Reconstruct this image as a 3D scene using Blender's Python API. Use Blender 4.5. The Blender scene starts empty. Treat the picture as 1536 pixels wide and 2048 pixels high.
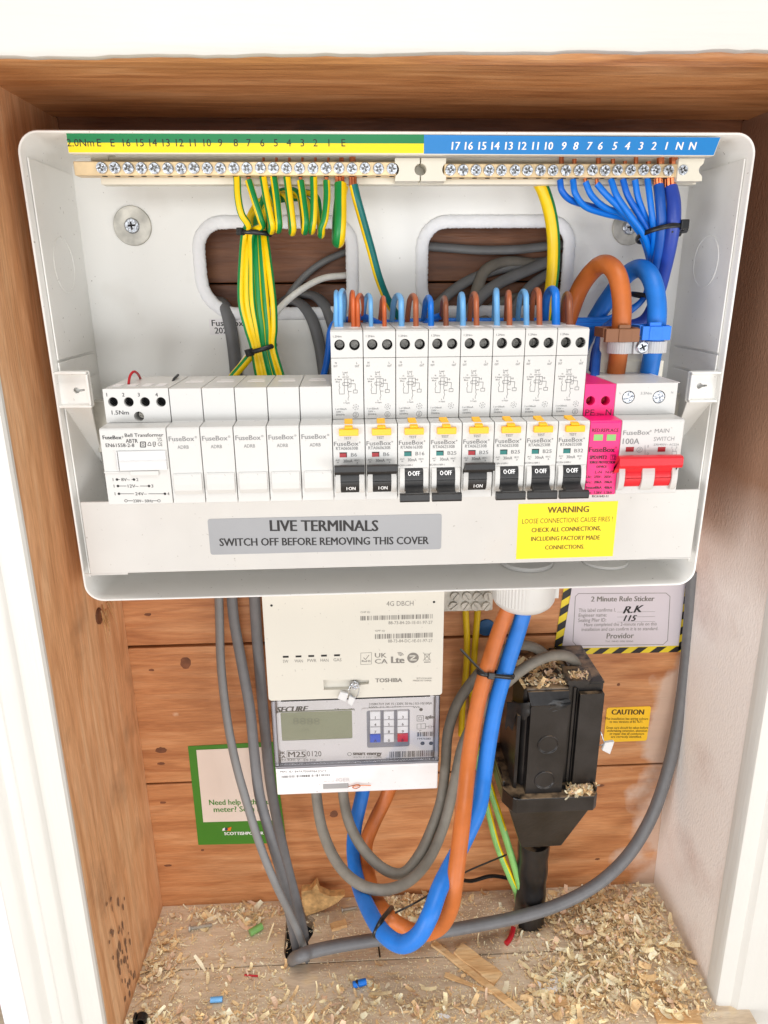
import bpy, bmesh, math, random
from mathutils import Vector, Matrix
random.seed(7)
SC = bpy.context.scene
COL = SC.collection
S = 0.001                                   # the script is written in millimetres
# ---------------------------------------------------------------- camera
CAM = Vector((-29.48, -434.39, 60.72)); PITCH, YAW, ROLL = 0.31714, 0.049513, -0.0067345; FPX = 1400.0
_cy, _sy, _cp, _sp = math.cos(YAW), math.sin(YAW), math.cos(PITCH), math.sin(PITCH)
FW = Vector((_sy*_cp, _cy*_cp, -_sp)); _r = Vector((_cy, -_sy, 0)); _u = _r.cross(FW)
RT = math.cos(ROLL)*_r + math.sin(ROLL)*_u; UP = -math.sin(ROLL)*_r + math.cos(ROLL)*_u
cd = bpy.data.cameras.new('camera'); cam = bpy.data.objects.new('camera', cd); COL.objects.link(cam)
cd.sensor_fit = 'VERTICAL'; cd.sensor_height = 36.0; cd.lens = FPX/2048*36; cd.clip_start = 0.01; cd.clip_end = 50
m = Matrix((RT, UP, -FW)).transposed().to_4x4(); m.translation = CAM*S; cam.matrix_world = m
SC.camera = cam
# ---------------------------------------------------------------- light (a bright room: window light from the front, added side lamps and overhead fill)
W = bpy.data.worlds.new('World'); SC.world = W; W.use_nodes = True
W.node_tree.nodes['Background'].inputs[0].default_value = (0.98, 0.985, 1.0, 1)
W.node_tree.nodes['Background'].inputs[1].default_value = 0.46
def area(name, loc, target, size, power, col):
    ld = bpy.data.lights.new(name, 'AREA'); ld.shape = 'RECTANGLE'; ld.size, ld.size_y = size; ld.energy = power; ld.color = col
    o = bpy.data.objects.new(name, ld); COL.objects.link(o); o.location = loc
    o.rotation_euler = (Vector(target)-Vector(loc)).to_track_quat('-Z', 'Y').to_euler(); return o
area('front_light', (1.05, -1.2, -0.42), (0, 0, -0.05), (0.8, 0.5), 10, (0.98, 0.985, 1.0))  # side lamp added to brighten the left board, no window there
area('front_light', (-1.15, -1.15, -0.40), (0, 0, -0.05), (0.8, 0.5), 15, (0.98, 0.985, 1.0))  # stronger lamp added on the other side to brighten the right wall
area('front_light', (0.05, -1.75, -0.46), (0, 0, -0.05), (0.9, 0.42), 10, (0.97, 0.985, 1.0))
area('front_light', (-0.1, -1.75, 0.32), (0, 0, -0.1), (1.0, 0.35), 8, (0.97, 0.985, 1.0))  # upper front lamp added to light the enclosure's bottom lip
area('overhead_fill', (0.1, -0.62, 1.25), (0, 0.02, -0.3), (0.9, 0.5), 15, (1.0, 0.975, 0.94))  # unseen overhead fill, placed to brighten the cupboard floor
SC.view_settings.view_transform = 'Standard'; SC.view_settings.look = 'None'; SC.view_settings.exposure = -0.33; SC.view_settings.gamma = 1
SC.view_settings.use_curve_mapping = False
# ---------------------------------------------------------------- helpers
def ray(px, py): return FW + RT*((px-768)/FPX) - UP*((py-1024)/FPX)
def P(px, py, Y): d = ray(px, py); return CAM + d*((Y-CAM.y)/d.y)
def PZ(px, py, Z): d = ray(px, py); return CAM + d*((Z-CAM.z)/d.z)
def PX(px, py, X): d = ray(px, py); return CAM + d*((X-CAM.x)/d.x)
def lin(c):
    c = c/255; return c/12.92 if c <= .04045 else ((c+.055)/1.055)**2.4
def rgb(r, g, b): return (lin(r), lin(g), lin(b), 1)
ORG = {}
def V(*a): return Vector(a)
class MB:
    def __init__(s): s.v = []; s.f = []; s.m = []; s.sm = []
    def add(s, vs, fs, mi=0, smooth=False):
        b = len(s.v); s.v += [Vector(x) for x in vs]
        for k, f in enumerate(fs):
            s.f.append([b+i for i in f]); s.m.append(mi[k] if isinstance(mi, list) else mi); s.sm.append(smooth)
        return s
    def box(s, x0, x1, y0, y1, z0, z1, mi=0):
        v = [(x, y, z) for x in (x0, x1) for y in (y0, y1) for z in (z0, z1)]
        return s.add(v, [(0,1,3,2), (4,6,7,5), (0,4,5,1), (2,3,7,6), (0,2,6,4), (1,5,7,3)], mi)
    def hexa(s, a, b, mi=0):                 # two quads of corners, in the same order
        n = len(a); fs = [tuple(range(n))[::-1], tuple(range(n, 2*n))]+[(i, (i+1) % n, n+(i+1) % n, n+i) for i in range(n)]
        return s.add(list(a)+list(b), fs, mi)
    def prismx(s, poly, x0, x1, mi=0): return s.hexa([(x0, y, z) for y, z in poly], [(x1, y, z) for y, z in poly], mi)
    def prismy(s, poly, y0, y1, mi=0): return s.hexa([(x, y0, z) for x, z in poly], [(x, y1, z) for x, z in poly], mi)
    def prismz(s, poly, z0, z1, mi=0): return s.hexa([(x, y, z0) for x, y in poly], [(x, y, z1) for x, y in poly], mi)
    def loft(s, loops, closed=True, cap0=False, cap1=False, mi=0, smooth=True):
        n = len(loops[0]); vs = [p for l in loops for p in l]; fs = []
        for k in range(len(loops)-1):
            for i in range(n if closed else n-1): j = (i+1) % n; fs.append((k*n+i, k*n+j, (k+1)*n+j, (k+1)*n+i))
        s.add(vs, fs, mi, smooth)
        if cap0: s.add(loops[0], [tuple(range(n))[::-1]], mi)
        if cap1: s.add(loops[-1], [tuple(range(n))], mi)
        return s
    def cyl(s, p0, p1, r0, r1=None, n=20, caps=True, mi=0):
        p0, p1 = Vector(p0), Vector(p1); r1 = r0 if r1 is None else r1
        t = (p1-p0).normalized(); a = t.orthogonal().normalized(); b = t.cross(a)
        L = [[p+r*(math.cos(2*math.pi*i/n)*a+math.sin(2*math.pi*i/n)*b) for i in range(n)] for p, r in ((p0, r0), (p1, r1))]
        return s.loft(L, True, caps, caps, mi)
    def lathe(s, c, axis, prof, n=24, mi=0): # prof: (distance along axis, radius)
        c, t = Vector(c), Vector(axis).normalized(); a = t.orthogonal().normalized(); b = t.cross(a)
        L = [[c+d*t+max(r, .001)*(math.cos(2*math.pi*i/n)*a+math.sin(2*math.pi*i/n)*b) for i in range(n)] for d, r in prof]
        return s.loft(L, True, True, True, mi)
    def tube(s, pts, r, n=12, k=8, rb=None, ref=None, stripe=None, caps=True, taper=None, raw=False):
        C = [Vector(p) for p in pts] if raw else smooth(pts, k)
        T = [(C[min(i+1, len(C)-1)]-C[max(i-1, 0)]).normalized() for i in range(len(C))]
        a = (Vector(ref) if ref else T[0].orthogonal()); loops = []
        for i, (c, t) in enumerate(zip(C, T)):
            if ref: a = Vector(ref)
            a = (a-a.dot(t)*t).normalized(); b = t.cross(a); q = taper(i/(len(C)-1)) if taper else 1
            loops.append([c+q*(r*math.cos(2*math.pi*j/n)*a+(rb or r)*math.sin(2*math.pi*j/n)*b) for j in range(n)])
        st = len(s.f); s.loft(loops, True, caps, caps)
        if stripe is not None:
            for q in range(len(C)-1):
                for j in range(n): s.m[st+q*n+j] = 1 if stripe((j+.5)/n, q/(len(C)-1)) else 0
        return s
    def build(s, name, mats, parent=None, bevel=0, seg=2, ang=40, origin=None):
        me = bpy.data.meshes.new(name)
        og = ORG[parent.name] if parent else (Vector(origin) if origin is not None else base(s.v))
        me.from_pydata([tuple((v-og)*S) for v in s.v], [], s.f)
        for q in (mats if isinstance(mats, (list, tuple)) else [mats]): me.materials.append(q)
        me.polygons.foreach_set('material_index', s.m); me.polygons.foreach_set('use_smooth', s.sm)
        me.update()
        if any(s.sm): me.set_sharp_from_angle(angle=math.radians(ang))
        o = bpy.data.objects.new(name, me); COL.objects.link(o); ORG[o.name] = og
        if parent: o.parent = parent
        else: o.location = og*S
        if bevel:
            b = o.modifiers.new('bevel', 'BEVEL'); b.width = bevel*S; b.segments = seg; b.limit_method = 'ANGLE'; b.angle_limit = math.radians(30)
        return o
def base(vs):
    n = len(vs); return Vector((sum(v.x for v in vs)/n, sum(v.y for v in vs)/n, min(v.z for v in vs)))
def smooth(pts, k=8):
    p = [Vector(q) for q in pts]
    if len(p) < 3: return [p[0].lerp(p[-1], i/k) for i in range(k+1)]
    p = [2*p[0]-p[1]]+p+[2*p[-1]-p[-2]]; out = []
    for i in range(1, len(p)-2):
        for j in range(k):
            t = j/k; a, b, c, d = p[i-1:i+3]
            out.append(.5*(2*b+(c-a)*t+(2*a-5*b+4*c-d)*t*t+(3*b-a-3*c+d)*t**3))
    return out+[p[-2]]
def tag(o, label, cat, group=None, kind=None):
    if label: o['label'] = label
    if cat: o['category'] = cat
    if group: o['group'] = group
    if kind: o['kind'] = kind
    return o
def thing(name, label, cat, loc, group=None):
    o = bpy.data.objects.new(name, None); COL.objects.link(o); o.empty_display_size = .01
    o.location = Vector(loc)*S; ORG[o.name] = Vector(loc); return tag(o, label, cat, group)
def rrect(x0, x1, z0, z1, r, n=6):
    rs = r if isinstance(r, (list, tuple)) else [r]*4; out = []      # radii: lower right, upper right, upper left, lower left
    for (cx, cz, a0), q in zip(((x1, z0, -90), (x1, z1, 0), (x0, z1, 90), (x0, z0, 180)), rs):
        sx = -1 if cx == x1 else 1; sz = -1 if cz == z1 else 1
        for i in range(n+1):
            a = math.radians(a0+90*i/n); out.append((cx+sx*q+q*math.cos(a), cz+sz*q+q*math.sin(a)))
    return out
def circ(x, z, r, n=20): return [(x+r*math.cos(2*math.pi*i/n), z+r*math.sin(2*math.pi*i/n)) for i in range(n)]
def cross(x, z, r, w, a=0):
    p = [(w, w), (w, r), (-w, r), (-w, w), (-r, w), (-r, -w), (-w, -w), (-w, -r), (w, -r), (w, -w), (r, -w), (r, w)]
    c, s_ = math.cos(a), math.sin(a); return [(x+c*u-s_*v, z+s_*u+c*v) for u, v in p]
def curve_mesh(cu):
    o = bpy.data.objects.new('tmp', cu); me = bpy.data.meshes.new_from_object(o)
    vs = [v.co.copy() for v in me.vertices]; fs = [tuple(p.vertices) for p in me.polygons]
    bpy.data.objects.remove(o); bpy.data.curves.remove(cu); bpy.data.meshes.remove(me); return vs, fs
def plate(mb, outer, holes, y0, y1, mi=0):   # a plate in the X-Z plane with holes right through it, between two depths
    cu = bpy.data.curves.new('tmp', 'CURVE'); cu.dimensions = '2D'; cu.fill_mode = 'BOTH'; cu.extrude = abs(y1-y0)/2
    for poly in [outer]+list(holes):
        sp = cu.splines.new('POLY'); sp.points.add(len(poly)-1); sp.use_cyclic_u = True
        for q, (x, z) in zip(sp.points, poly): q.co = (x, z, 0, 1)
    vs, fs = curve_mesh(cu); c = (y0+y1)/2
    mb.add([(v.x, c-v.z, v.y) for v in vs], fs, mi); return mb
_fc = {}
def glyphs(txt, off):
    if (txt, off) not in _fc:
        cu = bpy.data.curves.new('tmp', 'FONT'); cu.body = txt; cu.resolution_u = 2; cu.offset = off
        vs, fs = curve_mesh(cu); _fc[(txt, off)] = (vs, fs, min(v.x for v in vs), max(v.x for v in vs))
    return _fc[(txt, off)]
CAP = None
class Ink(MB):                               # print on a surface; fr maps (x, z) to a point just proud of it
    def __init__(s, Y, fr=None):
        super().__init__(); s.Y = Y; s.fr = fr or (lambda x, z: (x, Y-.1, z))
    def raw(s, txt, x0, x1, z, h, bold=0, sh=0, slope=0, align='L', mi=0):
        global CAP
        if CAP is None: CAP = max(v.y for v in glyphs('H', 0)[0])
        vs, fs, a, b = glyphs(txt, 0); k = h/CAP; w = (b-a)*k
        if x1 is None: x1 = x0+w; 
        if align == 'C': x0, x1 = x0-w/2, x0+w/2
        kx = (x1-x0)/(b-a)
        for i, q in enumerate((0,) if bold < .008 else (-1, 1) if bold < .02 else (-1, 0, 1)):       # heavier type: strokes laid side by side
            s.add([Vector(s.fr(x0+(v.x-a)*kx+sh*v.y*k+q*bold*k*1.1, z+v.y*k+slope*((v.x-a)*kx)))+Vector((0, -.012*i, 0)) for v in vs], fs, mi)
        return s
    def t(s, txt, px0, px1, pyb, pyt, bold=0, sh=0, dy=0, mi=0):     # fitted between two picture columns on the plane Y
        a = P(px0, pyb, s.Y); b = P(px1, pyb+dy, s.Y); h = P((px0+px1)/2, pyt, s.Y).z-P((px0+px1)/2, pyb, s.Y).z
        return s.raw(txt, a.x, b.x, a.z, h, bold, sh, (b.z-a.z)/(b.x-a.x), mi=mi)
    def rect(s, x0, x1, z0, z1, mi=0): return s.add([s.fr(x0, z0), s.fr(x1, z0), s.fr(x1, z1), s.fr(x0, z1)], [(0, 1, 2, 3)], mi)
    def prect(s, a, b, c, d, mi=0): q, w = P(a, d, s.Y), P(c, b, s.Y); return s.rect(q.x, w.x, q.z, w.z, mi)
    def line(s, pts, w, closed=False, mi=0):
        p = pts+[pts[0]] if closed else pts
        for (x0, z0), (x1, z1) in zip(p, p[1:]):
            L = math.hypot(x1-x0, z1-z0) or 1; nx, nz = -(z1-z0)/L*w/2, (x1-x0)/L*w/2
            s.add([s.fr(x0+nx, z0+nz), s.fr(x0-nx, z0-nz), s.fr(x1-nx, z1-nz), s.fr(x1+nx, z1+nz)], [(0, 1, 2, 3)], mi)
        return s
    def pline(s, pts, w, closed=False, mi=0): return s.line([(P(a, b, s.Y).x, P(a, b, s.Y).z) for a, b in pts], w, closed, mi)
    def poly(s, pts, mi=0): return s.add([s.fr(x, z) for x, z in pts], [tuple(range(len(pts)))], mi)
    def ring(s, x, z, r, w, n=20): return s.line(circ(x, z, r, n), w, True)
    def bars(s, px0, px1, py0, py1, seed, n=42):
        rn = random.Random(seed); a, b = P(px0, py1, s.Y), P(px1, py0, s.Y); wd = [rn.choice((1, 1, 1, 2, 2, 3)) for _ in range(2*n-1)]
        tot = sum(wd); x = a.x
        for i, q in enumerate(wd):
            nx = x+(b.x-a.x)*q/tot
            if i % 2 == 0: s.rect(x, nx, a.z, b.z)
            x = nx
        return s
# ---------------------------------------------------------------- materials
def mat(name, col, rough=.45, metal=0, var=.06, scale=60, bump=0, bscale=300, coat=0, trans=0, spec=.5, alpha=1):
    m = bpy.data.materials.new(name); m.use_nodes = True; nt = m.node_tree; b = nt.nodes['Principled BSDF']
    b.inputs['Roughness'].default_value = rough; b.inputs['Metallic'].default_value = metal; b.inputs['Specular IOR Level'].default_value = spec
    b.inputs['Coat Weight'].default_value = coat; b.inputs['Transmission Weight'].default_value = trans; b.inputs['Alpha'].default_value = alpha
    tc = nt.nodes.new('ShaderNodeTexCoord'); n = nt.nodes.new('ShaderNodeTexNoise'); n.inputs['Scale'].default_value = scale; n.inputs['Detail'].default_value = 5
    nt.links.new(tc.outputs['Object'], n.inputs['Vector'])
    r = nt.nodes.new('ShaderNodeValToRGB'); nt.links.new(n.outputs['Fac'], r.inputs['Fac'])
    r.color_ramp.elements[0].position = .3; r.color_ramp.elements[1].position = .7
    r.color_ramp.elements[0].color = tuple(c*(1-var) for c in col[:3])+(1,); r.color_ramp.elements[1].color = tuple(min(1, c*(1+var)) for c in col[:3])+(1,)
    nt.links.new(r.outputs['Color'], b.inputs['Base Color'])
    if bump:
        n2 = nt.nodes.new('ShaderNodeTexNoise'); n2.inputs['Scale'].default_value = bscale; n2.inputs['Detail'].default_value = 4
        nt.links.new(tc.outputs['Object'], n2.inputs['Vector'])
        bp = nt.nodes.new('ShaderNodeBump'); bp.inputs['Strength'].default_value = bump; bp.inputs['Distance'].default_value = .001
        nt.links.new(n2.outputs['Fac'], bp.inputs['Height']); nt.links.new(bp.outputs['Normal'], b.inputs['Normal'])
    return m
def wood(name, cols, axis, stretch=14, fine=140, rough=.55, knots=True, stain=None, rings=.35, bump=.35):
    """planed softwood: long streaks along one axis, knots, and (stain) blotches of another colour with their own outline"""
    m = bpy.data.materials.new(name); m.use_nodes = True; nt = m.node_tree; N, L = nt.nodes, nt.links; b = N['Principled BSDF']; b.inputs['Roughness'].default_value = rough
    tc = N.new('ShaderNodeTexCoord')
    def mapped(sc):
        mp = N.new('ShaderNodeMapping'); mp.inputs['Scale'].default_value = sc; L.new(tc.outputs['Object'], mp.inputs['Vector']); return mp.outputs[0]
    def noise(vec, sc, det=6, dist=0):
        n = N.new('ShaderNodeTexNoise'); n.inputs['Scale'].default_value = sc; n.inputs['Detail'].default_value = det; n.inputs['Distortion'].default_value = dist; L.new(vec, n.inputs['Vector']); return n.outputs['Fac']
    def ramp(f, els):
        r = N.new('ShaderNodeValToRGB'); e = r.color_ramp.elements
        while len(e) < len(els): e.new(.5)
        for q, (p, c) in zip(e, els): q.position = p; q.color = c
        L.new(f, r.inputs['Fac']); return r.outputs['Color']
    def mix(f, a, c, mode='MIX'):
        x = N.new('ShaderNodeMix'); x.data_type = 'RGBA'; x.blend_type = mode
        if isinstance(f, float): x.inputs[0].default_value = f
        else: L.new(f, x.inputs[0])
        for i, q in ((6, a), (7, c)):
            if isinstance(q, tuple): x.inputs[i].default_value = q
            else: L.new(q, x.inputs[i])
        return x.outputs[2]
    sc = [1, 1, 1]; sc[axis] = 1/stretch
    gv = mapped(sc); g1 = noise(gv, 80, 7, 1.0); g2 = noise(gv, fine*4, 3)
    c = ramp(g1, [(.28, cols[0]), (.5, cols[1]), (.72, cols[2])])
    c = mix(.42, c, ramp(g2, [(.3, (.58, .53, .5, 1)), (.65, (1, 1, 1, 1))]), 'MULTIPLY')
    c = mix(.3, c, ramp(noise(tc.outputs['Object'], 9, 3), [(.3, (.78, .74, .7, 1)), (.7, (1, 1, 1, 1))]), 'MULTIPLY')
    wv = N.new('ShaderNodeMath'); wv.operation = 'MULTIPLY'; L.new(noise(gv, 12, 2, .4), wv.inputs[0]); wv.inputs[1].default_value = 70      # annual rings: contour lines of a slow noise
    sn = N.new('ShaderNodeMath'); sn.operation = 'SINE'; L.new(wv.outputs[0], sn.inputs[0])
    c = mix(rings, c, ramp(sn.outputs[0], [(.35, (1, 1, 1, 1)), (.95, (.66, .55, .47, 1))]), 'MULTIPLY')
    oi = N.new('ShaderNodeObjectInfo'); c = mix(.35, c, ramp(oi.outputs['Random'], [(0, (.9, .86, .82, 1)), (1, (1, 1, 1, 1))]), 'MULTIPLY')
    if knots:
        sk = [1, 1, 1]; sk[axis] = .45
        vo = N.new('ShaderNodeTexVoronoi'); vo.inputs['Scale'].default_value = 11; L.new(mapped(sk), vo.inputs['Vector'])
        c = mix(ramp(vo.outputs['Distance'], [(.045, (.85, .85, .85, 1)), (.11, (0, 0, 0, 1))]), c, tuple(x*.3 for x in cols[0][:3])+(1,))
    if stain:
        for col, fsc, lo, hi, st in stain:
            c = mix(ramp(noise(tc.outputs['Object'], fsc, 9), [(lo, (0, 0, 0, 1)), (hi, (st, st, st, 1))]), c, col)
    L.new(c, b.inputs['Base Color'])
    bp = N.new('ShaderNodeBump'); bp.inputs['Strength'].default_value = bump; bp.inputs['Distance'].default_value = .0012
    L.new(g2, bp.inputs['Height']); L.new(bp.outputs['Normal'], b.inputs['Normal'])
    return m, (N, L, b, tc, c, mix, ramp, noise, mapped)
def zmask(k, axis, v0, v1, wob, sc=12):      # a ragged-edged patch boundary along one object axis (metres)
    N, L, b, tc, c, mix, ramp, noise, mapped = k
    sx = N.new('ShaderNodeSeparateXYZ'); L.new(tc.outputs['Object'], sx.inputs[0])
    mr = N.new('ShaderNodeMapRange'); mr.inputs[1].default_value = v0; mr.inputs[2].default_value = v1; L.new(sx.outputs[axis], mr.inputs[0])
    ad = N.new('ShaderNodeMath'); ad.operation = 'MULTIPLY_ADD'; L.new(noise(tc.outputs['Object'], sc, 8), ad.inputs[0]); ad.inputs[1].default_value = wob; 
    sb = N.new('ShaderNodeMath'); sb.operation = 'SUBTRACT'; L.new(mr.outputs[0], sb.inputs[0]); sb.inputs[1].default_value = wob*.5
    L.new(sb.outputs[0], ad.inputs[2]); return ad.outputs[0]
M = {}
M['white'] = mat('white_enclosure_plastic', rgb(238, 237, 233), .32, var=.015, scale=20, bump=.04, bscale=900)
M['module'] = mat('white_module_plastic', rgb(204, 203, 200), .38, var=.015, scale=40, bump=.03, bscale=700)
M['sheet'] = mat('white_cover_plastic', rgb(204, 202, 198), .4, var=.03, scale=25, bump=.03, bscale=500)
M['cream'] = mat('cream_plastic', rgb(226, 221, 205), .4, var=.02, scale=30)
M['hub'] = mat('ivory_plastic', rgb(204, 200, 189), .45, var=.015, scale=25, bump=.05, bscale=1500)
M['meterp'] = mat('pale_grey_plastic', rgb(234, 230, 230), .4, var=.02, scale=30)
M['black'] = mat('black_plastic', rgb(34, 34, 35), .4, var=.2, scale=200)
M['tie'] = mat('black_nylon', rgb(24, 25, 28), .35, var=.1)
M['dark'] = mat('dark_cavity', rgb(24, 22, 22), .7)
M['head'] = mat('black_bakelite', rgb(34, 32, 32), .28, var=.7, scale=32, bump=.12, bscale=250)
M['yellow'] = mat('yellow_test_plastic', rgb(250, 184, 8), .35, var=.03)
M['warn'] = mat('yellow_vinyl', rgb(252, 226, 0), .45, var=.02, scale=20)
M['silver'] = mat('silver_vinyl', rgb(158, 160, 164), .35, metal=0, var=.05, scale=14)
M['red'] = mat('red_plastic', rgb(216, 28, 42), .35, var=.04)
M['flagred'] = mat('red_flag', rgb(160, 10, 25), .4); M['flaggreen'] = mat('green_flag', rgb(0, 110, 105), .4)
M['pink'] = mat('magenta_plastic', rgb(238, 28, 118), .38, var=.03)
M['inkgrey'] = mat('grey_print', rgb(112, 112, 112), .6); M['inkpale'] = mat('pale_grey_print', rgb(130, 130, 130), .6)
M['inkmid'] = mat('mid_grey_print', rgb(120, 116, 110), .6)
M['inkdark'] = mat('dark_grey_print', rgb(78, 76, 74), .6)
M['inkblack'] = mat('black_print', rgb(28, 26, 28), .5); M['inkbrown'] = mat('brown_print', rgb(105, 85, 10), .6); M['inkpink'] = mat('dark_print', rgb(60, 5, 30), .5)
M['inkwhite'] = mat('white_print', rgb(245, 245, 245), .5)
M['green'] = mat('green_vinyl', rgb(0, 128, 70), .4, var=.04, scale=20); M['blue'] = mat('blue_vinyl', rgb(26, 130, 205), .4, var=.06, scale=14)
M['brass'] = mat('brass', rgb(226, 200, 158), .38, metal=.5, var=.12, scale=120)
M['steel'] = mat('zinc_plated_steel', rgb(186, 190, 196), .3, metal=1, var=.2, scale=500, bump=.5, bscale=700)
M['screwdark'] = mat('darkened_screw_steel', rgb(98, 96, 92), .35, metal=.8, var=.3, scale=500)
M['dull'] = mat('dull_galvanised_steel', rgb(196, 192, 182), .5, metal=.55, var=.22, scale=70)
M['washer'] = mat('stained_zinc', rgb(190, 187, 178), .45, metal=.5, var=.4, scale=90)
M['copper'] = mat('bare_copper', rgb(205, 120, 78), .32, metal=.8, var=.2, scale=400)
for k_ in ('sheet', 'white', 'module', 'hub', 'meterp'):      # a few specks of dust and handling marks on the pale plastics
    nt = M[k_].node_tree; b_ = nt.nodes['Principled BSDF']; src = b_.inputs['Base Color'].links[0].from_socket; tc = [n for n in nt.nodes if n.type == 'TEX_COORD'][0]
    for sc_, lo, hi, col, am in ((420, .70, .75, (.36, .33, .3, 1), .75), (24, .58, .8, (.62, .58, .52, 1), .35)):
        nz = nt.nodes.new('ShaderNodeTexNoise'); nz.inputs['Scale'].default_value = sc_; nz.inputs['Detail'].default_value = 3; nt.links.new(tc.outputs['Object'], nz.inputs['Vector'])
        mr = nt.nodes.new('ShaderNodeMapRange'); mr.inputs[1].default_value = lo; mr.inputs[2].default_value = hi; mr.inputs[4].default_value = am; nt.links.new(nz.outputs['Fac'], mr.inputs[0])
        mx = nt.nodes.new('ShaderNodeMix'); mx.data_type = 'RGBA'; nt.links.new(mr.outputs[0], mx.inputs[0]); nt.links.new(src, mx.inputs[6]); mx.inputs[7].default_value = col; src = mx.outputs[2]
    nt.links.new(src, b_.inputs['Base Color'])
def cable(n, c, r=.38, **k): M[n] = mat(n+'_insulation', c, r, var=k.pop('var', .07), **{'scale': 130, 'bump': .08, 'bscale': 420, **k})
cable('ey', rgb(245, 205, 0)); cable('eg', rgb(0, 132, 62)); cable('eteal', rgb(0, 110, 105)); cable('ey_dull', rgb(200, 165, 0)); cable('elime', rgb(130, 185, 105))
cable('blue_w', rgb(0, 118, 222)); cable('sky_w', rgb(112, 178, 234)); cable('navy_w', rgb(22, 86, 176)); cable('violet_w', rgb(40, 70, 166)); cable('tailblue', rgb(24, 116, 208), .45)
cable('royal', rgb(0, 102, 208))
cable('brown_w', rgb(178, 98, 60)); cable('rust_w', rgb(204, 98, 48)); cable('dkbrown_w', rgb(140, 80, 52)); cable('tailbrown', rgb(192, 104, 44), .45)
cable('grey_c', rgb(122, 122, 122), .5, var=.06); cable('dgrey_c', rgb(108, 108, 110), .5, var=.08); cable('dusty_c', rgb(126, 120, 110), .6, var=.12, scale=120)
cable('white_c', rgb(244, 242, 236), .4); cable('red_w', rgb(190, 25, 40))
M['grommet'] = mat('white_nylon_edging', rgb(236, 236, 238), .6, var=.03, bump=.5, bscale=350)
M['nylon'] = mat('translucent_nylon', rgb(232, 232, 232), .35, var=.02, trans=.25)
M['clampb'] = mat('brown_clamp_plastic', rgb(134, 88, 56), .45); M['clampn'] = mat('blue_clamp_plastic', rgb(38, 120, 225), .4)
M['clear'] = mat('clear_polycarbonate', rgb(246, 246, 250), .06, trans=1.0, var=0)
M['lcd'] = mat('lcd_glass', rgb(150, 155, 130), .16, var=.03, scale=30)
M['paper'] = mat('white_sticker_paper', rgb(234, 218, 206), .5, var=.02, scale=20); M['papergrey'] = mat('grey_sticker_paper', rgb(206, 198, 204), .5, var=.02, scale=20)
M['leaf'] = mat('green_sticker', rgb(66, 132, 36), .42, var=.08, scale=12); M['caution'] = mat('orange_sticker', rgb(250, 198, 36), .45, var=.03)
M['orange'] = mat('orange_print', rgb(240, 120, 30), .5)
M['keyblue'] = mat('blue_key', rgb(20, 90, 215), .4); M['keywhite'] = mat('white_key', rgb(245, 244, 246), .4)
M['paint'] = mat('white_gloss_paint', rgb(238, 237, 230), .4, var=.02, scale=12, bump=.25, bscale=45)
def brushed(name, col, axis):
    m = mat(name, col, .38, var=.02, scale=14, bump=.6, bscale=170); nt = m.node_tree; mp = nt.nodes.new('ShaderNodeMapping'); sc = [1, 1, 1]; sc[axis] = .06; mp.inputs['Scale'].default_value = sc
    tc = [n for n in nt.nodes if n.type == 'TEX_COORD'][0]; nz = [n for n in nt.nodes if n.type == 'TEX_NOISE' and n.inputs['Scale'].default_value > 150][0]
    nt.links.new(tc.outputs['Object'], mp.inputs['Vector']); nt.links.new(mp.outputs[0], nz.inputs['Vector']); return m
M['paint_h'] = brushed('brushed_white_paint', rgb(212, 211, 206), 0); M['paint_v'] = brushed('brushed_white_paint', rgb(214, 213, 208), 2)
M['paintblue'] = mat('cool_white_paint', rgb(226, 229, 236), .5, var=.03, scale=14, bump=.3, bscale=40)
WL, k = wood('left_board_wood', [rgb(220, 162, 112), rgb(238, 184, 136), rgb(246, 204, 160)], 2, 10, knots=False, stain=[(rgb(120, 88, 66), 18, .6, .74, .45), (rgb(236, 206, 168), 60, .72, .78, .6)], rough=.5)
WB, k = wood('back_plank_wood', [rgb(180, 114, 68), rgb(206, 142, 92), rgb(220, 162, 114)], 0, 9, stain=[(rgb(226, 190, 160), 40, .7, .76, .6)], rough=.5)
f = zmask(k, 0, .15, .30, .9, 16)            # plaster splashed over the right end of the planks
k[1].new(k[5](k[6](f, [(.47, (0, 0, 0, 1)), (.56, (.8, .8, .8, 1))]), k[4], rgb(208, 182, 164)), k[2].inputs['Base Color'])
WA, k = wood('shaded_plank_wood', [rgb(104, 64, 40), rgb(136, 86, 54), rgb(158, 104, 66)], 0, 9, rough=.5)  # darker upper planks: recess shade partly put into the wood colour
WT, k = wood('top_board_wood', [rgb(178, 120, 74), rgb(212, 154, 102), rgb(230, 178, 128)], 0, 9, knots=False, rough=.42)
WF, k = wood('floor_board_wood', [rgb(216, 196, 170), rgb(234, 216, 190), rgb(242, 228, 206)], 0, 5, knots=False, stain=[(rgb(232, 205, 160), 45, .6, .7, .6), (rgb(118, 92, 70), 12, .68, .74, .5)], rough=.8)
WR, k = wood('stained_plaster', [rgb(228, 208, 200), rgb(236, 218, 211), rgb(242, 228, 222)], 2, 2, knots=False, rough=.55, stain=[(rgb(252, 246, 241), 14, .2, .5, .95)], bump=.5, rings=0.0)
f = zmask(k, 2, .30, .50, .35, 9)            # brown on the upper plaster: stain plus enclosure shade put into the colour
k[1].new(k[5](k[6](f, [(.2, (0, 0, 0, 1)), (.7, (1, 1, 1, 1))]), k[4], rgb(164, 128, 106)), k[2].inputs['Base Color'])
WX, k = wood('fresh_pine', [rgb(214, 164, 106), rgb(240, 200, 146), rgb(248, 220, 174)], 0, 6, knots=False, rough=.65)
WO, k = wood('room_floor_wood', [rgb(216, 186, 150), rgb(232, 208, 178), rgb(240, 222, 196)], 0, 8, knots=False, rough=.4)
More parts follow.
